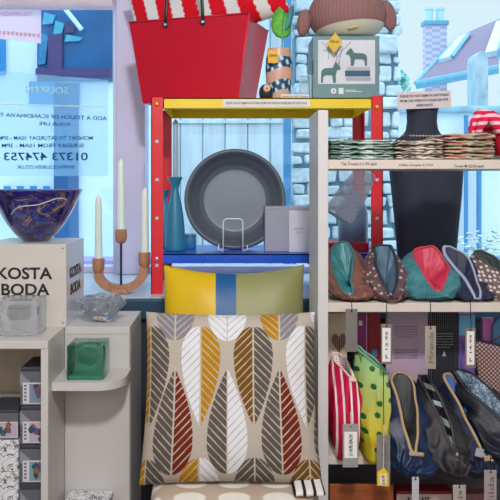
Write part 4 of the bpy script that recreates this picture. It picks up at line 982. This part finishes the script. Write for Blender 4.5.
# ------------------------------------------------------------------ pouches
def pouch(name, label, cat, Y, zb, bx, bhw, bhd, A, Bp, mhw, outer, lining, trim, group, bulge=.012, depth=.55, seed=1, skew=0, amp=.0085, tr_r=.0028, zc=.0, lipcurve=.0, ahw=None, slider=True, freq=14, droop=0):
    """a zip pouch seen end-on: foot centred at pixel bx (half width bhw px, half depth bhd m), open mouth from tip A (back, pixel) to tip B (front, pixel)"""
    u = Y/F; cx = XX(bx, Y); r = thing(name, label, cat, (cx, Y, zb), 0, group)
    Av = Vector((XX(A[0], Y)-cx, A[2], ZZ(A[1], Y)-zb)); Bv = Vector((XX(Bp[0], Y)-cx, Bp[2], ZZ(Bp[1], Y)-zb))
    n = 96; m = 36; mid = (Av+Bv)/2; half = (Av-Bv)/2
    sd = Vector((seed*5.13, seed*2.37, seed*1.71))
    def ridge(p): return 1-2.4*abs(noise.noise(p))
    def lens(a, k=1.0, push=0.0):
        s = math.cos(a); l = math.sin(a); ww = mhw*u*math.copysign(abs(l)**.62, l)*k*(.72+.34*s)
        wob = noise.noise_vector(Vector((math.cos(a)*1.6, math.sin(a)*1.6, 0))+sd)*amp*.9
        return mid+half*s*k+Vector((ww+skew*(1-s*s)*u, -lipcurve*(1-s*s), push))+wob
    rings = []
    for i in range(m+1):
        t = i/m; ring = []
        tt = t**.8
        for j in range(n):
            a = 2*PI*j/n; ca, sa = math.cos(a), math.sin(a)
            b = Vector((bhw*u*math.copysign(abs(sa)**.7, sa), bhd*math.copysign(abs(ca)**.7, ca), 0))
            k0 = min(1, .72+.28*min(1, t*5)); b = Vector((b.x*k0, b.y*k0, 0))
            q = lens(a); p = b.lerp(q, tt); out = Vector((sa, ca*.6, 0)); p += out*bulge*2.2*math.sin(PI*t**1.5)**.8
            f = math.sin(PI*min(1, t*1.01))**.7
            wv = Vector((ca*1.1, sa*1.1, t*1.3))+sd
            wv += noise.noise_vector(wv*.8)*.6
            r1 = ridge(wv); r2 = ridge(wv*2.1+Vector((3, 1, 7))); r3 = noise.noise(Vector((ca*3+t*2, sa*3, t*5))+sd)
            p += out*amp*f*(2.0*r1+.9*r2+.6*r3); p.z += amp*f*(.9*r2+.5*r3)
            if p.z < .0006: p.z = .0006
            fy = Y+p.y
            if droop and fy < 1.79: p.z -= droop*min(1, (1.79-fy)/.03)*(1-t)**.6
            ring.append(p)
        rings.append(ring)
    bm = nb(); loft(bm, rings, True, False)
    ob('pouch_body', bm, outer, r, True)
    inner = [[p for p in rings[-1]]]; foot = Vector((mid.x*.5, .01, zc+.30*mid.z))
    for i in range(1, 8):
        t = i/7*depth*1.5
        inner.append([(lens(2*PI*j/n, max(.05, 1-.10*i)).lerp(foot, min(.92, t)))+noise.noise_vector(Vector((j*.3, i*.6, seed)))*amp*.5 for j in range(n)])
    bm = nb(); loft(bm, inner, False, True); ob('lining', bm, lining, r, True)
    z = ob('zip_edge', tube(nb(), rings[-1], tr_r, 6, True, flat=1.7), trim, r, True)
    tw = mhw*u*.55; tb = nb(); box(tb, (-tw, -.004, -.006), (tw, .004, .004), .003, 2); crumple(tb, .002, 60, seed)
    ob('zip_tab', xf(tb, tr(Bv.x+tw*.1, Bv.y-.002, Bv.z-.003) @ ry(seed*37 % 13-6)), trim, z, True)
    if slider: ob('zip_slider', B((Bv.x-.003, Bv.y-.006, Bv.z-.012), (Bv.x+.003, Bv.y-.002, Bv.z+.006), .001, 1), bolt_metal, z)
    return r
def pouches():
    cop = PAT('copper_suede', (84, 54, 54), (144, 94, 80), 'noise', (14, 14, 14), .5, .3, .55, bmp=.4)
    teal_l = PAT('teal_satin', (30, 90, 100), (90, 160, 165), 'noise', (12, 12, 12), .5, .3, .35, bmp=.1)
    brp = PAT('brown_sprig_print', (92, 70, 74), (190, 160, 160), 'dots', (70, 70, 70), .30, .06, .7, rnd=.9)
    bl = PAT('blue_grey_lining', (62, 88, 112), (104, 130, 150), 'noise', (12, 12, 12), .5, .3, .5)
    tg = PAT('teal_canvas', (38, 98, 110), (84, 140, 146), 'noise', (26, 26, 26), .5, .3, .75, bmp=.4)
    rl = PAT('pink_red_lining', (178, 30, 60), (222, 84, 116), 'noise', (9, 9, 9), .5, .3, .45)
    nv = PAT('navy_fleck', (34, 40, 66), (70, 78, 108), 'dots', (120, 120, 120), .25, .1, .7, rnd=1)
    nvd = M('navy_lining', (38, 44, 72), .6); lil = M('lilac_tape', (160, 164, 190), .7)
    brd = PAT('brown_white_dot', (112, 92, 90), (216, 204, 204), 'dots', (85, 0, 85), .28, .05, .75, rnd=.5)
    G = 'open zip pouches along the middle shelf'; Y = 1.895; z = ZM
    teald = M('dark_teal_tape', (34, 62, 74), .6)
    pouch('zip_pouch', 'copper brown zip pouch with teal lining, first from the white post', 'pouch', Y, z, 354.5, 22, .085, (346, 244, .05), (345, 291, -.07), 14, cop, teal_l, M('teal_tape', (52, 112, 116), .5), G, seed=1, skew=-4, bulge=.010)
    pouch('zip_pouch', 'brown sprig-print zip pouch with blue-grey lining, second from the white post', 'pouch', Y-.01, z, 385, 19, .085, (387, 247, .05), (384, 291, -.075), 13, brp, bl, M('dark_navy_tape', (34, 40, 56), .6), G, seed=2, bulge=.008, tr_r=.0028)
    pouch('zip_pouch', 'teal canvas zip pouch with pinkish red lining gaping open', 'pouch', Y, z, 422, 27, .085, (428, 248, .03), (429, 288, -.078), 18, tg, rl, M('red_tape', (200, 44, 70), .6), G, seed=3, skew=3, bulge=.010)
    pouch('zip_pouch', 'navy flecked zip pouch with lilac grey zip edge', 'pouch', Y, z, 462, 21, .085, (453, 249, .05), (467, 295, -.075), 11, nv, nvd, lil, G, seed=4, skew=6, bulge=.010, tr_r=.003, amp=.008)
    pouch('zip_pouch', 'brown zip pouch with white dots, cut by the right edge of the photo', 'pouch', Y-.012, z, 499, 20, .088, (482, 252, .04), (522, 285, -.06), 10, brd, M('dark_green_lining', (40, 58, 60), .6), M('brown_tape', (90, 76, 76), .6), G, seed=5, bulge=.008)
    # lower shelf
    G = 'pouches crowded on the lower shelf'; z = ZL; D = .040
    rw = PAT('red_white_stripes', (190, 10, 62), (236, 214, 222), 'stripe', (17, 0, 2.2), .84, .03, .7, dist=1.2, bmp=.3)
    gd = PAT('green_yellow_dots', (172, 176, 52), (22, 92, 40), 'dots', (27, 0, 27), .2, .03, .6, rnd=.35, bmp=.2)
    m = gd; N = m.node_tree.nodes; L = m.node_tree.links   # dyed from aqua at the zip to yellow at the foot
    rp = [q for q in N if q.type == 'VALTORGB'][0]; bs = N['Principled BSDF']
    sx = N.new('ShaderNodeSeparateXYZ'); L.new(coords(N, L), sx.inputs[0]); g = N.new('ShaderNodeValToRGB'); g.color_ramp.elements[0].position = .08; g.color_ramp.elements[0].color = lin((196, 180, 44)); g.color_ramp.elements[1].position = .30; g.color_ramp.elements[1].color = lin((122, 190, 140))
    L.new(sx.outputs['Z'], g.inputs['Fac']); mx = N.new('ShaderNodeMix'); mx.data_type = 'RGBA'; L.new(rp.outputs['Color'], mx.inputs['B'])
    v = [q for q in N if q.type == 'TEX_VORONOI'][0]; lt = N.new('ShaderNodeMath'); lt.operation = 'LESS_THAN'; lt.inputs[1].default_value = .2; L.new(v.outputs['Distance'], lt.inputs[0]); L.new(lt.outputs[0], mx.inputs['Factor']); L.new(g.outputs['Color'], mx.inputs['A'])
    L.new(mx.outputs['Result'], bs.inputs['Base Color'])
    den = PAT('navy_satin', (10, 22, 46), (30, 52, 90), 'noise', (10, 10, 10), .5, .3, .4, bmp=.15)
    dkb = PAT('brown_black_twill', (26, 25, 33), (56, 52, 58), 'noise', (12, 12, 12), .5, .3, .5, bmp=.25)
    zeb = PAT('zebra_lining', (24, 28, 38), (170, 186, 190), 'stripe', (3, 3, 34), .52, .04, .6, dist=3, rot=(.5, .3, 0))
    tan = M('tan_leather_edge', (182, 152, 112), .6, .08); dkl = M('dark_grey_lining', (58, 60, 64), .6)
    ind = PAT('indigo_cotton', (14, 22, 44), (34, 44, 72), 'noise', (12, 12, 12), .5, .3, .6, bmp=.2)
    royal = M('royal_blue_lining', (24, 88, 160), .5)
    gli = PAT('silver_blue_glitter', (86, 106, 134), (196, 216, 232), 'noise', (120, 120, 120), .55, .1, .35, bmp=.5)
    blkn = PAT('black_nylon', (18, 20, 30), (42, 46, 58), 'noise', (9, 9, 9), .5, .3, .45, bmp=.2)
    Y = 1.83
    pouch('stripe_pouch', 'raspberry red pouch with white stripes standing against the white post', 'pouch', Y, z, 344, 15, .085, (337, 357, .04), (350, 374, -.04), 6, rw, PAT('white_net_lining', (224, 214, 220), (170, 60, 110), 'dots', (150, 0, 150), .25, .08, .8, rnd=0), M('cream_tape', (226, 206, 190), .7), G, seed=6, bulge=.005, amp=.005, slider=False)
    pouch('dotted_pouch', 'green and yellow pouch with dark green polka dots, yellow at its foot', 'pouch', Y-.015, z, 371, 13, .09, (357, 347, .0), (385, 369, -.02), 3, gd, M('olive_lining', (120, 130, 60), .7), M('aqua_tape', (110, 166, 140), .6), G, seed=7, bulge=.005, amp=.004)
    pouch('zip_pouch', 'navy satin pouch with tan V-shaped zip edge on the lower shelf', 'pouch', Y-.005, z, 411, 23, .095, (404, 377, .05), (407, 440, -.085), 13, den, dkl, tan, G, seed=8, bulge=.011, tr_r=.0030, skew=1, droop=D, amp=.009)
    pouch('zip_pouch', 'dark brown twill pouch with zebra-striped lining', 'pouch', Y-.01, z, 443, 18, .095, (428, 379, .05), (446, 442, -.085), 7, dkb, zeb, M('brown_black_tape', (60, 54, 56), .6), G, seed=9, bulge=.009, skew=3, droop=D, amp=.009)
    pouch('zip_pouch', 'indigo pouch with royal blue lining and tan zip, right of the zebra-lined one', 'pouch', Y-.005, z, 472, 17, .095, (452, 379, .05), (476, 446, -.085), 8, ind, royal, tan, G, seed=10, bulge=.009, skew=4, tr_r=.0026, droop=D, amp=.009)
    pouch('glitter_pouch', 'black nylon pouch with silver-blue glitter inside, lower shelf at frame edge', 'pouch', Y-.02, z, 502, 17, .10, (465, 374, .05), (520, 432, -.08), 15, blkn, gli, M('black_tape', (30, 34, 44), .5), G, seed=11, bulge=.009, droop=D, amp=.009)
pouches()

def back_cards():
    z = ZL+.0008; Y = 1.975
    txt = M('lilac_ink', (120, 104, 140), .7)
    def card(px0, px1, ptop, m, name, label, cat, Yc=Y, d=.006):
        x0, x1 = XX(px0, Yc), XX(px1, Yc); r = thing(name, label, cat, ((x0+x1)/2, Yc, z)); w = (x1-x0)/2; h = ZZ(ptop, Yc)-z
        ob('card', B((-w, 0, 0), (w, d, h), .0008, 1), m, r); return r, w, h
    # cream bag with a chequered heart
    r, w, h = card(328, 347, 313.5, M('cream_cotton', (226, 208, 180), .9, .05, bmp=.3), 'heart_bag', 'cream bag with dark chequered heart behind the raspberry striped pouch', 'bag', 1.965, .02)
    hp = []
    for k in range(40):
        t = 2*PI*k/40; hp.append((16*math.sin(t)**3, 13*math.cos(t)-5*math.cos(2*t)-2*math.cos(3*t)-math.cos(4*t)))
    c = W(339, 342, 1.965); sc = .0215/16
    ob('heart', prism(nb(), [(c.x-r.location.x+x*sc, c.z-z+y*sc*1.5) for x, y in hp], -.0012, .0), PAT('heart_check', (86, 22, 40), (214, 180, 170), 'cells', (190, 0, 190), .10, .03, .8, rnd=0, bmp=0), r)
    r, w, h = card(356, 367.5, 313.5, M('plum_card', (140, 36, 110), .5), 'plum_box', 'slim plum purple box between heart bag and red box', 'box', 1.975, .05)
    ob('silver_line', B((w*.75, -.0006, 0), (w*.95, 0, h)), M('silver_pink', (206, 150, 190), .4), r); ob('price_sticker', B((-w*.5, -.0008, h*.90), (w*.1, 0, h*.94)), paper, r)
    r, w, h = card(368, 380.5, 313.5, M('crimson_card', (142, 8, 34), .5), 'crimson_box', 'slim crimson box with small blue sticker, behind the green dotted pouch', 'box', 1.975, .05)
    s = ob('price_sticker', B((-w*.4, -.0008, h*.64), (w*.45, 0, h*.70)), M('sticker_blue', (60, 130, 190), .5), r)
    r, w, h = card(386, 428, 312, PAT('lilac_pink_card', (176, 164, 196), (206, 170, 178), 'noise', (2, 2, 4), .5, .3, .6, bmp=0), 'info_card', 'lilac pink information card with fine print, left of the black card', 'card', 1.985)
    for k in range(9): 
        ww = w*(1.1 if k != 4 else .7); b = text_bm(['WOVEN FROM SOFT COTTON', 'AND LINEN IN SCANDINAVIA', 'EACH POUCH IS LINED', 'AND HAS A STURDY ZIP', 'MADE BY HAND', 'WASH BY HAND IN WARM', 'WATER AND DRY FLAT', 'IRON ON THE REVERSE', 'KEEP AWAY FROM FIRE'][k], ww, .0030, bold=.006)
        ob('lettering', xf(b, tr(-w*.05, -.0006, h-.042-k*.0075-(.03 if k > 4 else 0))), txt, r)
    r, w, h = card(429, 458.5, 312, PAT('black_card_white_dots', (36, 38, 44), (170, 172, 170), 'dots', (170, 0, 170), .16, .05, .6, rnd=0, bmp=0), 'info_card', 'black information card with white dots and triangle mark', 'card', 1.98)
    ob('print_panel', B((-w*.72, -.0008, h*.25), (w*.78, 0, h*.86)), M('black_print_panel', (40, 42, 50), .6), r)
    wi = M('white_ink', (190, 190, 196), .7)
    for k in range(6): ob('lettering', xf(text_bm(['SOFT PURSES AND BAGS', 'DESIGNED IN THE NORTH', 'PRINTED ON COTTON', 'WITH A METAL ZIP', 'AND A BRIGHT LINING', 'FOR EVERY DAY'][k], w*(1.25 if k < 5 else .8), .0030, bold=.006), tr(.001, -.0012, h*.82-k*.0078)), wi, r)
    c = W(444, 354, 1.98); ob('triangle_mark', prism(nb(), [(c.x-r.location.x-.006, c.z-z-.006), (c.x-r.location.x+.006, c.z-z-.006), (c.x-r.location.x, c.z-z+.009)], -.0014, -.0008), wi, r)
    r, w, h = card(459, 475, 314, M('violet_card', (132, 90, 170), .5), 'violet_box', 'violet and blue box right of the black dotted card', 'box', 1.975, .04)
    ob('blue_band', B((-w, -.0008, h*.82), (w, 0, h*.99)), M('sky_blue_card', (110, 190, 230), .5), r)
    ob('swirl', tube(nb(), [(-w*.6+.004*math.sin(k*.9), -.0006, h*.45+k*.010) for k in range(12)], .002, 6), M('swirl_blue', (40, 110, 180), .5), r, True)
    # books leaning in the corner
    t = thing('notebook', 'pink notebook leaning behind the blue one at the right edge', 'book', (XX(487, 1.99), 1.99, z)); 
    ob('cover', xf(B((-.012, 0, 0), (.020, .012, ZZ(318, 1.99)-z), .001), ry(0)), M('pink_cover', (214, 120, 180), .5), t)
    t = thing('notebook', 'blue notebook above the brown quilted bag at the right edge', 'book', (XX(498, 1.965), 1.968, z)); hh = ZZ(316, 1.965)-z
    ob('cover', prism(nb(), [(-.026, 0), (.055, 0), (.055, hh-.01), (.01, hh), (-.012, hh-.03)], 0, .012), M('blue_cover', (84, 140, 186), .5), t)
    ob('red_sprig', tube(nb(), [(-.022, -.002, hh-.075), (-.005, -.002, hh-.066), (.02, -.002, hh-.05)], .0018, 6), M('red_sprig', (170, 30, 60), .6), t)
    # quilted bag
    q = PAT('quilted_brown', (104, 70, 70), (198, 176, 172), 'dots', (120, 0, 120), .30, .1, .7, rnd=0, rot=(0, .785, 0), bmp=.3)
    r = thing('quilted_bag', 'brown quilted bag with pale diamond dots at the right edge above the glitter pouch', 'bag', (XX(500, 1.925), 1.925, z)); hh = ZZ(346, 1.92)-z
    w = 27*1.92/F; rings = []
    for i in range(16):
        t = i/15; zz = t*hh; hw = w*(.42+.58*t**.7); rings.append([Vector((hw*math.cos(a)+.004*t, .024*math.sin(a)*(1-.6*t), zz-.016*t*math.cos(a)*(1 if i > 12 else t))) for a in [2*PI*j/40 for j in range(40)]])
    bm = nb(); loft(bm, rings); ob('bag_body', bm, q, r, True); ob('top_tape', tube(nb(), rings[-1], .002, 6, True), M('navy_tape', (40, 44, 66), .6), r, True)
back_cards()

def tags():
    gr = M('grey_tag_card', (150, 145, 142), .7, .05); cr = M('cream_tag_card', (206, 196, 182), .7, .04); khaki = M('khaki_tag_card', (128, 116, 100), .7, .05)
    blk = M('black_string', (24, 24, 28), .8); tan = M('pale_string', (200, 190, 170), .8)
    def tagc(px, ytop, ybot, wpx, ystr, m, lab, label=None, Y=1.745, rot=0, script=None, strm=None, yz=0):
        w = wpx/2*Y/F; h = (ybot-ytop)*Y/F; r = thing('swing_tag', lab, 'tag', W(px, ytop, Y), rot)
        ob('card', B((-w, 0, -h), (w, .0014, 0), .0006, 1), m, r)
        p0 = (0, 0.0, -.006); zs = (ytop-ystr)*Y/F
        ob('string', tube(nb(), [p0, (.001, -.002, .004), (0, yz*.5, zs*.6), (0, yz, zs)], .0011, 6), strm or blk, r)
        ob('eyelet', lathe(nb(), [(.0024, 0), (.0024, .0006)], 10, mat=tr(0, 0, -.006) @ rx(90)), blk, r)
        if label:
            a, b, c, d, s = label; s2 = ob('print_label', B((-w+a*2*w, -.0008, -h+b*h), (-w+c*2*w, 0, -h+d*h)), paper, r)
            bm = text_bm(s, h*(d-b)*.8, 2*w*(c-a)*.30, bold=.01); xf(bm, tr(-w+(a+c)*w, -.0014, -h+(b+d)/2*h) @ ry(-90)); ob('lettering', bm, grey_ink, s2)
        if script:
            bm = text_bm(script, h*.72, w*.9, bold=.0); xf(bm, tr(w*.1, -.0006, -h*.5) @ ry(-90)); ob('lettering', bm, M('tag_script', (104, 98, 98), .7), r)
        return r
    tagc(351.5, 309, 352, 12, 300, M('dark_grey_tag', (116, 110, 108), .7, .08), 'dark grey swing tag hanging beside the chequered heart')
    tagc(386.5, 324, 364, 11, 301, khaki, 'khaki swing tag with white label over the lilac card, left', (.12, .06, .86, .90, 'P 12.95'), yz=.0)
    tagc(430.5, 326, 369, 11, 301, M('taupe_tag_card', (160, 148, 138), .7), 'taupe swing tag hanging between the lilac and the black card', None, script='Miranda')
    tagc(470.5, 328, 368, 10.5, 301, khaki, 'khaki swing tag with cream label in front of the violet box', (.14, .08, .84, .92, 'P 14.95'))
    tagc(350.5, 424, 467.5, 15.5, 412, gr, 'grey swing tag with upright white price label on the raspberry striped pouch', (.10, .22, .92, .82, '£ 14.95 EACH'), Y=1.715, strm=tan)
    r = tagc(383.5, 435, 486, 13.5, 372, M('mid_grey_tag', (128, 122, 118), .7, .06), 'long grey swing tag carrying a yellow price ticket, on the dotted pouch', None, Y=1.705, script='Mirabel')
    t = thing('price_ticket', 'yellow pointed price ticket on the long grey swing tag', 'tag', W(382.5, 486.5, 1.7015)); u = 1.70/F
    ob('card', prism(nb(), [(-5.2*u, 1*u), (6*u, 0), (6*u, 13*u), (1.5*u, 19*u), (-5.2*u, 14*u)], 0, .0012), M('yellow_card3', (236, 196, 20), .6, .05), t)
    ob('print_label', B((-2.4*u, -.0007, 2*u), (3.6*u, 0, 12*u)), paper, t); ob('lettering', xf(text_bm('£16.95', 9*u, 3*u, bold=.02), tr(.6*u, -.0012, 7*u) @ ry(-90)), grey_ink, t)
    ob('string', tube(nb(), [(1*u, 0, 17*u), (1*u, -.001, 40*u), (1.4*u, -.001, 62*u)], .001, 5), M('white_string', (220, 214, 204), .8), t)
    tagc(415.5, 477, 512, 7, 466, M('pale_grey_tag', (186, 182, 190), .6), 'narrow pale swing tag hanging under the navy satin pouch', None, Y=1.71)
    tagc(459.5, 485, 520, 13, 462, M('beige_tag_card', (170, 158, 150), .7), 'beige swing tag hanging under the zebra-lined pouch', None, Y=1.71, script='Meja')
    tagc(490.5, 470, 515, 12.5, 455, M('rosy_tag_card', (160, 144, 148), .7), 'rosy grey swing tag with handwriting at the lower right corner', None, Y=1.71, script='Hilda')
    t = thing('fabric_label', 'small pale woven label on the indigo pouch', 'label', W(478.5, 457, 1.722)); u = 1.72/F
    ob('woven_square', xf(B((-4*u, 0, 0), (4*u, .0014, 8.5*u), .0006, 1), ry(14)), M('woven_pale', (168, 164, 172), .8, .2, 300), t)
tags()

def bottom_bay():
    z = .365
    t = thing('wooden_box', 'orange-brown wooden box in the bottom bay under the striped pouch', 'box', (XX(361, 1.84), 1.90, z)); h = ZZ(484.5, 1.83)-z; w = 32*1.83/F
    wd = M('orange_wood', (150, 78, 40), .45, .25, 10, stretch=(1, 6, 8))
    ob('front_board', B((-w, -.07, 0), (w, -.06, h), .002), wd, t); ob('back_board', B((-w, .06, 0), (w, .07, h-.08), .002), wd, t)
    for s in (-1, 1): ob('side_board', B((min(s*w, s*(w-.01)), -.06, 0), (max(s*w, s*(w-.01)), .06, h-.08), .002), wd, t)
    ob('bottom_board', B((-w+.01, -.06, 0), (w-.01, .06, .01)), wd, t)
    t = thing('red_box', 'dark red box with pale printed band in the bottom bay below the navy pouch', 'box', (XX(423, 1.84), 1.90, z)); h = ZZ(491, 1.83)-z; w = 27.5*1.83/F
    ob('box_body', B((-w, -.07, 0), (w, -.027, h-.006), .002), M('dark_red_card', (112, 10, 28), .5), t); ob('box_lid', B((-w-.0006, -.0706, h-.007), (w+.0006, -.0264, h), .002), M('dark_red_lid', (128, 12, 32), .5), t)
    b = ob('printed_band', B((-w, -.0712, h-.045), (w, -.070, h-.008)), M('rosy_band', (200, 176, 172), .6), t); ob('lettering', xf(text_bm('KNIT KIT', w*.8, .012, bold=.02), tr(-w*.2, -.0716, h-.022)), black_ink, b)
    t = thing('pink_box', 'dull pink box in the bottom bay right of the dark red one', 'box', (XX(474, 1.84), 1.90, z)); h = ZZ(496, 1.83)-z; w = 20*1.83/F
    ob('box_body', B((-w, -.06, 0), (w, -.02, h), .002), M('dull_pink_card', (150, 110, 116), .6), t); ob('box_lid', B((-w-.0006, -.0606, h-.02), (w+.0006, -.0194, h+.001), .002), M('pink_lid', (140, 100, 106), .6), t)
bottom_bay()

# ================================================================== SEAT AND CUSHIONS
def leafprint(u, v, w=.446, h=.42):
    """woven leaf print; picture units measured on the cushion front"""
    x = 230+u*87; y = 400-v*86
    base = (182, 170, 158); gry = (88, 80, 76); whi = (220, 218, 222); och = (172, 122, 8); rus = (110, 36, 22); brn = (112, 76, 20); lgr = (128, 126, 134)
    P = 52.6
    def leaf(ax, tip, rnd, lc, rc):
        t = (y-tip)/(rnd-tip)
        if t < 0 or t > 1: return None
        k = .70; ww = 19.6*(math.sin(PI/2*t/k)**.92 if t < k else math.sqrt(max(0, 1-((t-k)/(1-k))**2)))
        d = x-ax
        if abs(d) > ww: return None
        c = lc if d < 0 else rc; line = (192, 180, 164) if c != whi else (176, 170, 172)
        if abs(d) < .75: return (192, 180, 164)
        s = 1 if tip > rnd else -1      # down-pointing: veins fall away from the rib
        q = (y-s*abs(d)*1.05) % 8.2
        return line if q < 1.35 else c
    for k, (lc, rc) in enumerate(((och, gry), (whi, och), (brn, gry), (whi, gry), (och, brn))):      # round top, tip below
        for row in (0, 1, -1):
            ax = 147.5+P*k-(0 if k else -1); l, r = lc, rc
            if row == 1: l, r = ((och, gry), (och, whi), (gry, gry), (brn, brn), (whi, gry))[k]
            c = leaf(ax, 433+132*row, 330+132*row, l, r)
            if c: return c
    for k, (lc, rc) in enumerate(((gry, rus), (gry, whi), (gry, rus), (gry, whi))):                  # tip above, round foot
        for row in (0, -1):
            ax = 174+P*k; l, r = lc, rc
            if row == -1: l, r = ((lgr, lgr), (whi, whi), (och, lgr), (whi, whi))[k]
            c = leaf(ax, 375+132*row, 478+132*row, l, r)
            if c: return c
    return base
def seating():
    zs = .563
    r = thing('upholstered_stool', 'stool with beige and cream patterned seat carrying the leaf cushion', 'stool', (.01, 1.85, 0))
    seat = nb(); rings = []; n = 64
    for zz, k in ((.43, .90), (.44, .98), (.46, 1.0), (.51, 1.0), (.538, .985), (.554, .95), (.563, .86), (.564, .5), (.564, .1)):
        ring = []
        for j in range(n):
            a = 2*PI*j/n; c, s = math.cos(a), math.sin(a); ring.append(Vector((.208*k*math.copysign(abs(c)**.35, c), .275*k*math.copysign(abs(s)**.35, s), zz)))
        rings.append(ring)
    loft(seat, rings); ob('seat', seat, PAT('beige_cloud_print', (184, 164, 148), (226, 220, 210), 'dots', (9.5, 13, 0), .36, .03, .85, rnd=0, bmp=.3), r, True, 60)
    wd = M('stool_leg_wood', (120, 84, 56), .5, .2, 8, stretch=(5, 5, .6))
    for sx in (-1, 1):
        for sy in (-1, 1): ob('leg', tube(nb(), [(sx*.17, sy*.22, 0), (sx*.16, sy*.21, .43)], [.016, .022], 12), wd, r, True, 40)
    ob('frame', B((-.18, -.24, .39), (.18, .24, .431), .004), wd, r)
    # folded striped throw at the right of the seat
    t = thing('striped_throw', 'white throw with black stripes folded on the seat beside the leaf cushion', 'throw', (.188, 1.68, zs+.0015))
    b = cloth_slab(.075, .13, .016, 77, .002); ob('folded_throw', b, PAT('black_white_throw', (228, 224, 220), (30, 28, 34), 'stripe', (13, 0, 0), .78, .03, .9, dist=0, bmp=.4), t, True)
    # leaf cushion
    t = thing('leaf_cushion', 'linen cushion woven with grey, rust, ochre and white leaves', 'cushion', (.0015, 1.69, zs-.002))
    b = cushion(.452, .426, .155, 330, 320, leafprint, tilt=-20, pinch=.045); ob('cover', b, VC('woven_leaf_print', .9, .35, 700), t, True)
    # striped cushion behind
    def blk(u, v):
        x = 234+u*73
        return (216, 176, 6) if x < 215 else ((14, 84, 142) if x < 236.5 else (142, 142, 92))
    t = thing('block_cushion', 'yellow, blue and olive block-striped cushion behind the leaf cushion', 'cushion', (XX(234, 2.03), 1.985, zs+.001))
    b = cushion(.437, .512, .13, 160, 60, blk, tilt=-17, pinch=.045, sag=.018); ob('cover', b, VC('block_satin', .45, .08, 60, .4), t, True)
seating()

# ================================================================== LIGHT, WORLD, CAMERA
def area(name, loc, size, power, col, target=None, sy=None):
    d = bpy.data.lights.new(name, 'AREA'); d.shape = 'RECTANGLE'; d.size = size; d.size_y = sy or size; d.energy = power; d.color = col
    o = bpy.data.objects.new(name, d); COL.objects.link(o); o.location = loc
    if target: o.rotation_euler = (Vector(target)-Vector(loc)).to_track_quat('-Z', 'Y').to_euler()
    return o
area('ceiling_lamp_near', (.12, -.1, 2.66), .22, 50, (1, .97, .945), (-.1, 1.9, .8))
area('added_fill_high', (-.5, -1.2, 2.68), 1.3, 10, (1, .97, .94), (.1, 1.9, 1.0))  # added fill light at ceiling height, brightens the fronts
area('added_fill_low', (0, -1.72, 1.35), 3.6, 30, (.92, .97, 1), (0, 1.9, 1.0), 2.3)  # added fill light behind the camera to lift shelf shadows; no door there
w = bpy.data.worlds.new('sky'); S.world = w; w.use_nodes = True; N = w.node_tree.nodes; L = w.node_tree.links
bg = N['Background']; tc = N.new('ShaderNodeTexCoord'); sp = N.new('ShaderNodeSeparateXYZ'); rp = N.new('ShaderNodeValToRGB')
L.new(tc.outputs['Generated'], sp.inputs[0]); L.new(sp.outputs['Z'], rp.inputs['Fac']); L.new(rp.outputs['Color'], bg.inputs['Color'])
e = rp.color_ramp.elements; e[0].position = 0; e[0].color = (.30, .33, .34, 1); e[1].position = 1; e[1].color = (.80, .92, .99, 1)
x = e.new(.30); x.color = (.30, .335, .345, 1); x = e.new(.55); x.color = (.80, .925, .99, 1)
bg.inputs['Strength'].default_value = 3.0
cam = bpy.data.cameras.new('camera'); co = bpy.data.objects.new('camera', cam); COL.objects.link(co); S.camera = co
co.location = (0, 0, CZ); co.rotation_euler = (PI/2, 0, 0); cam.sensor_width = 36; cam.lens = F*36/500
cam.shift_x = (250-VX)/500; cam.shift_y = (VY-250)/500; cam.clip_start = .05; cam.clip_end = 200
vs = S.view_settings; S.display_settings.display_device = 'sRGB'; vs.view_transform = 'Standard'; vs.look = 'None'; vs.exposure = 0; vs.gamma = 1; vs.use_curve_mapping = False
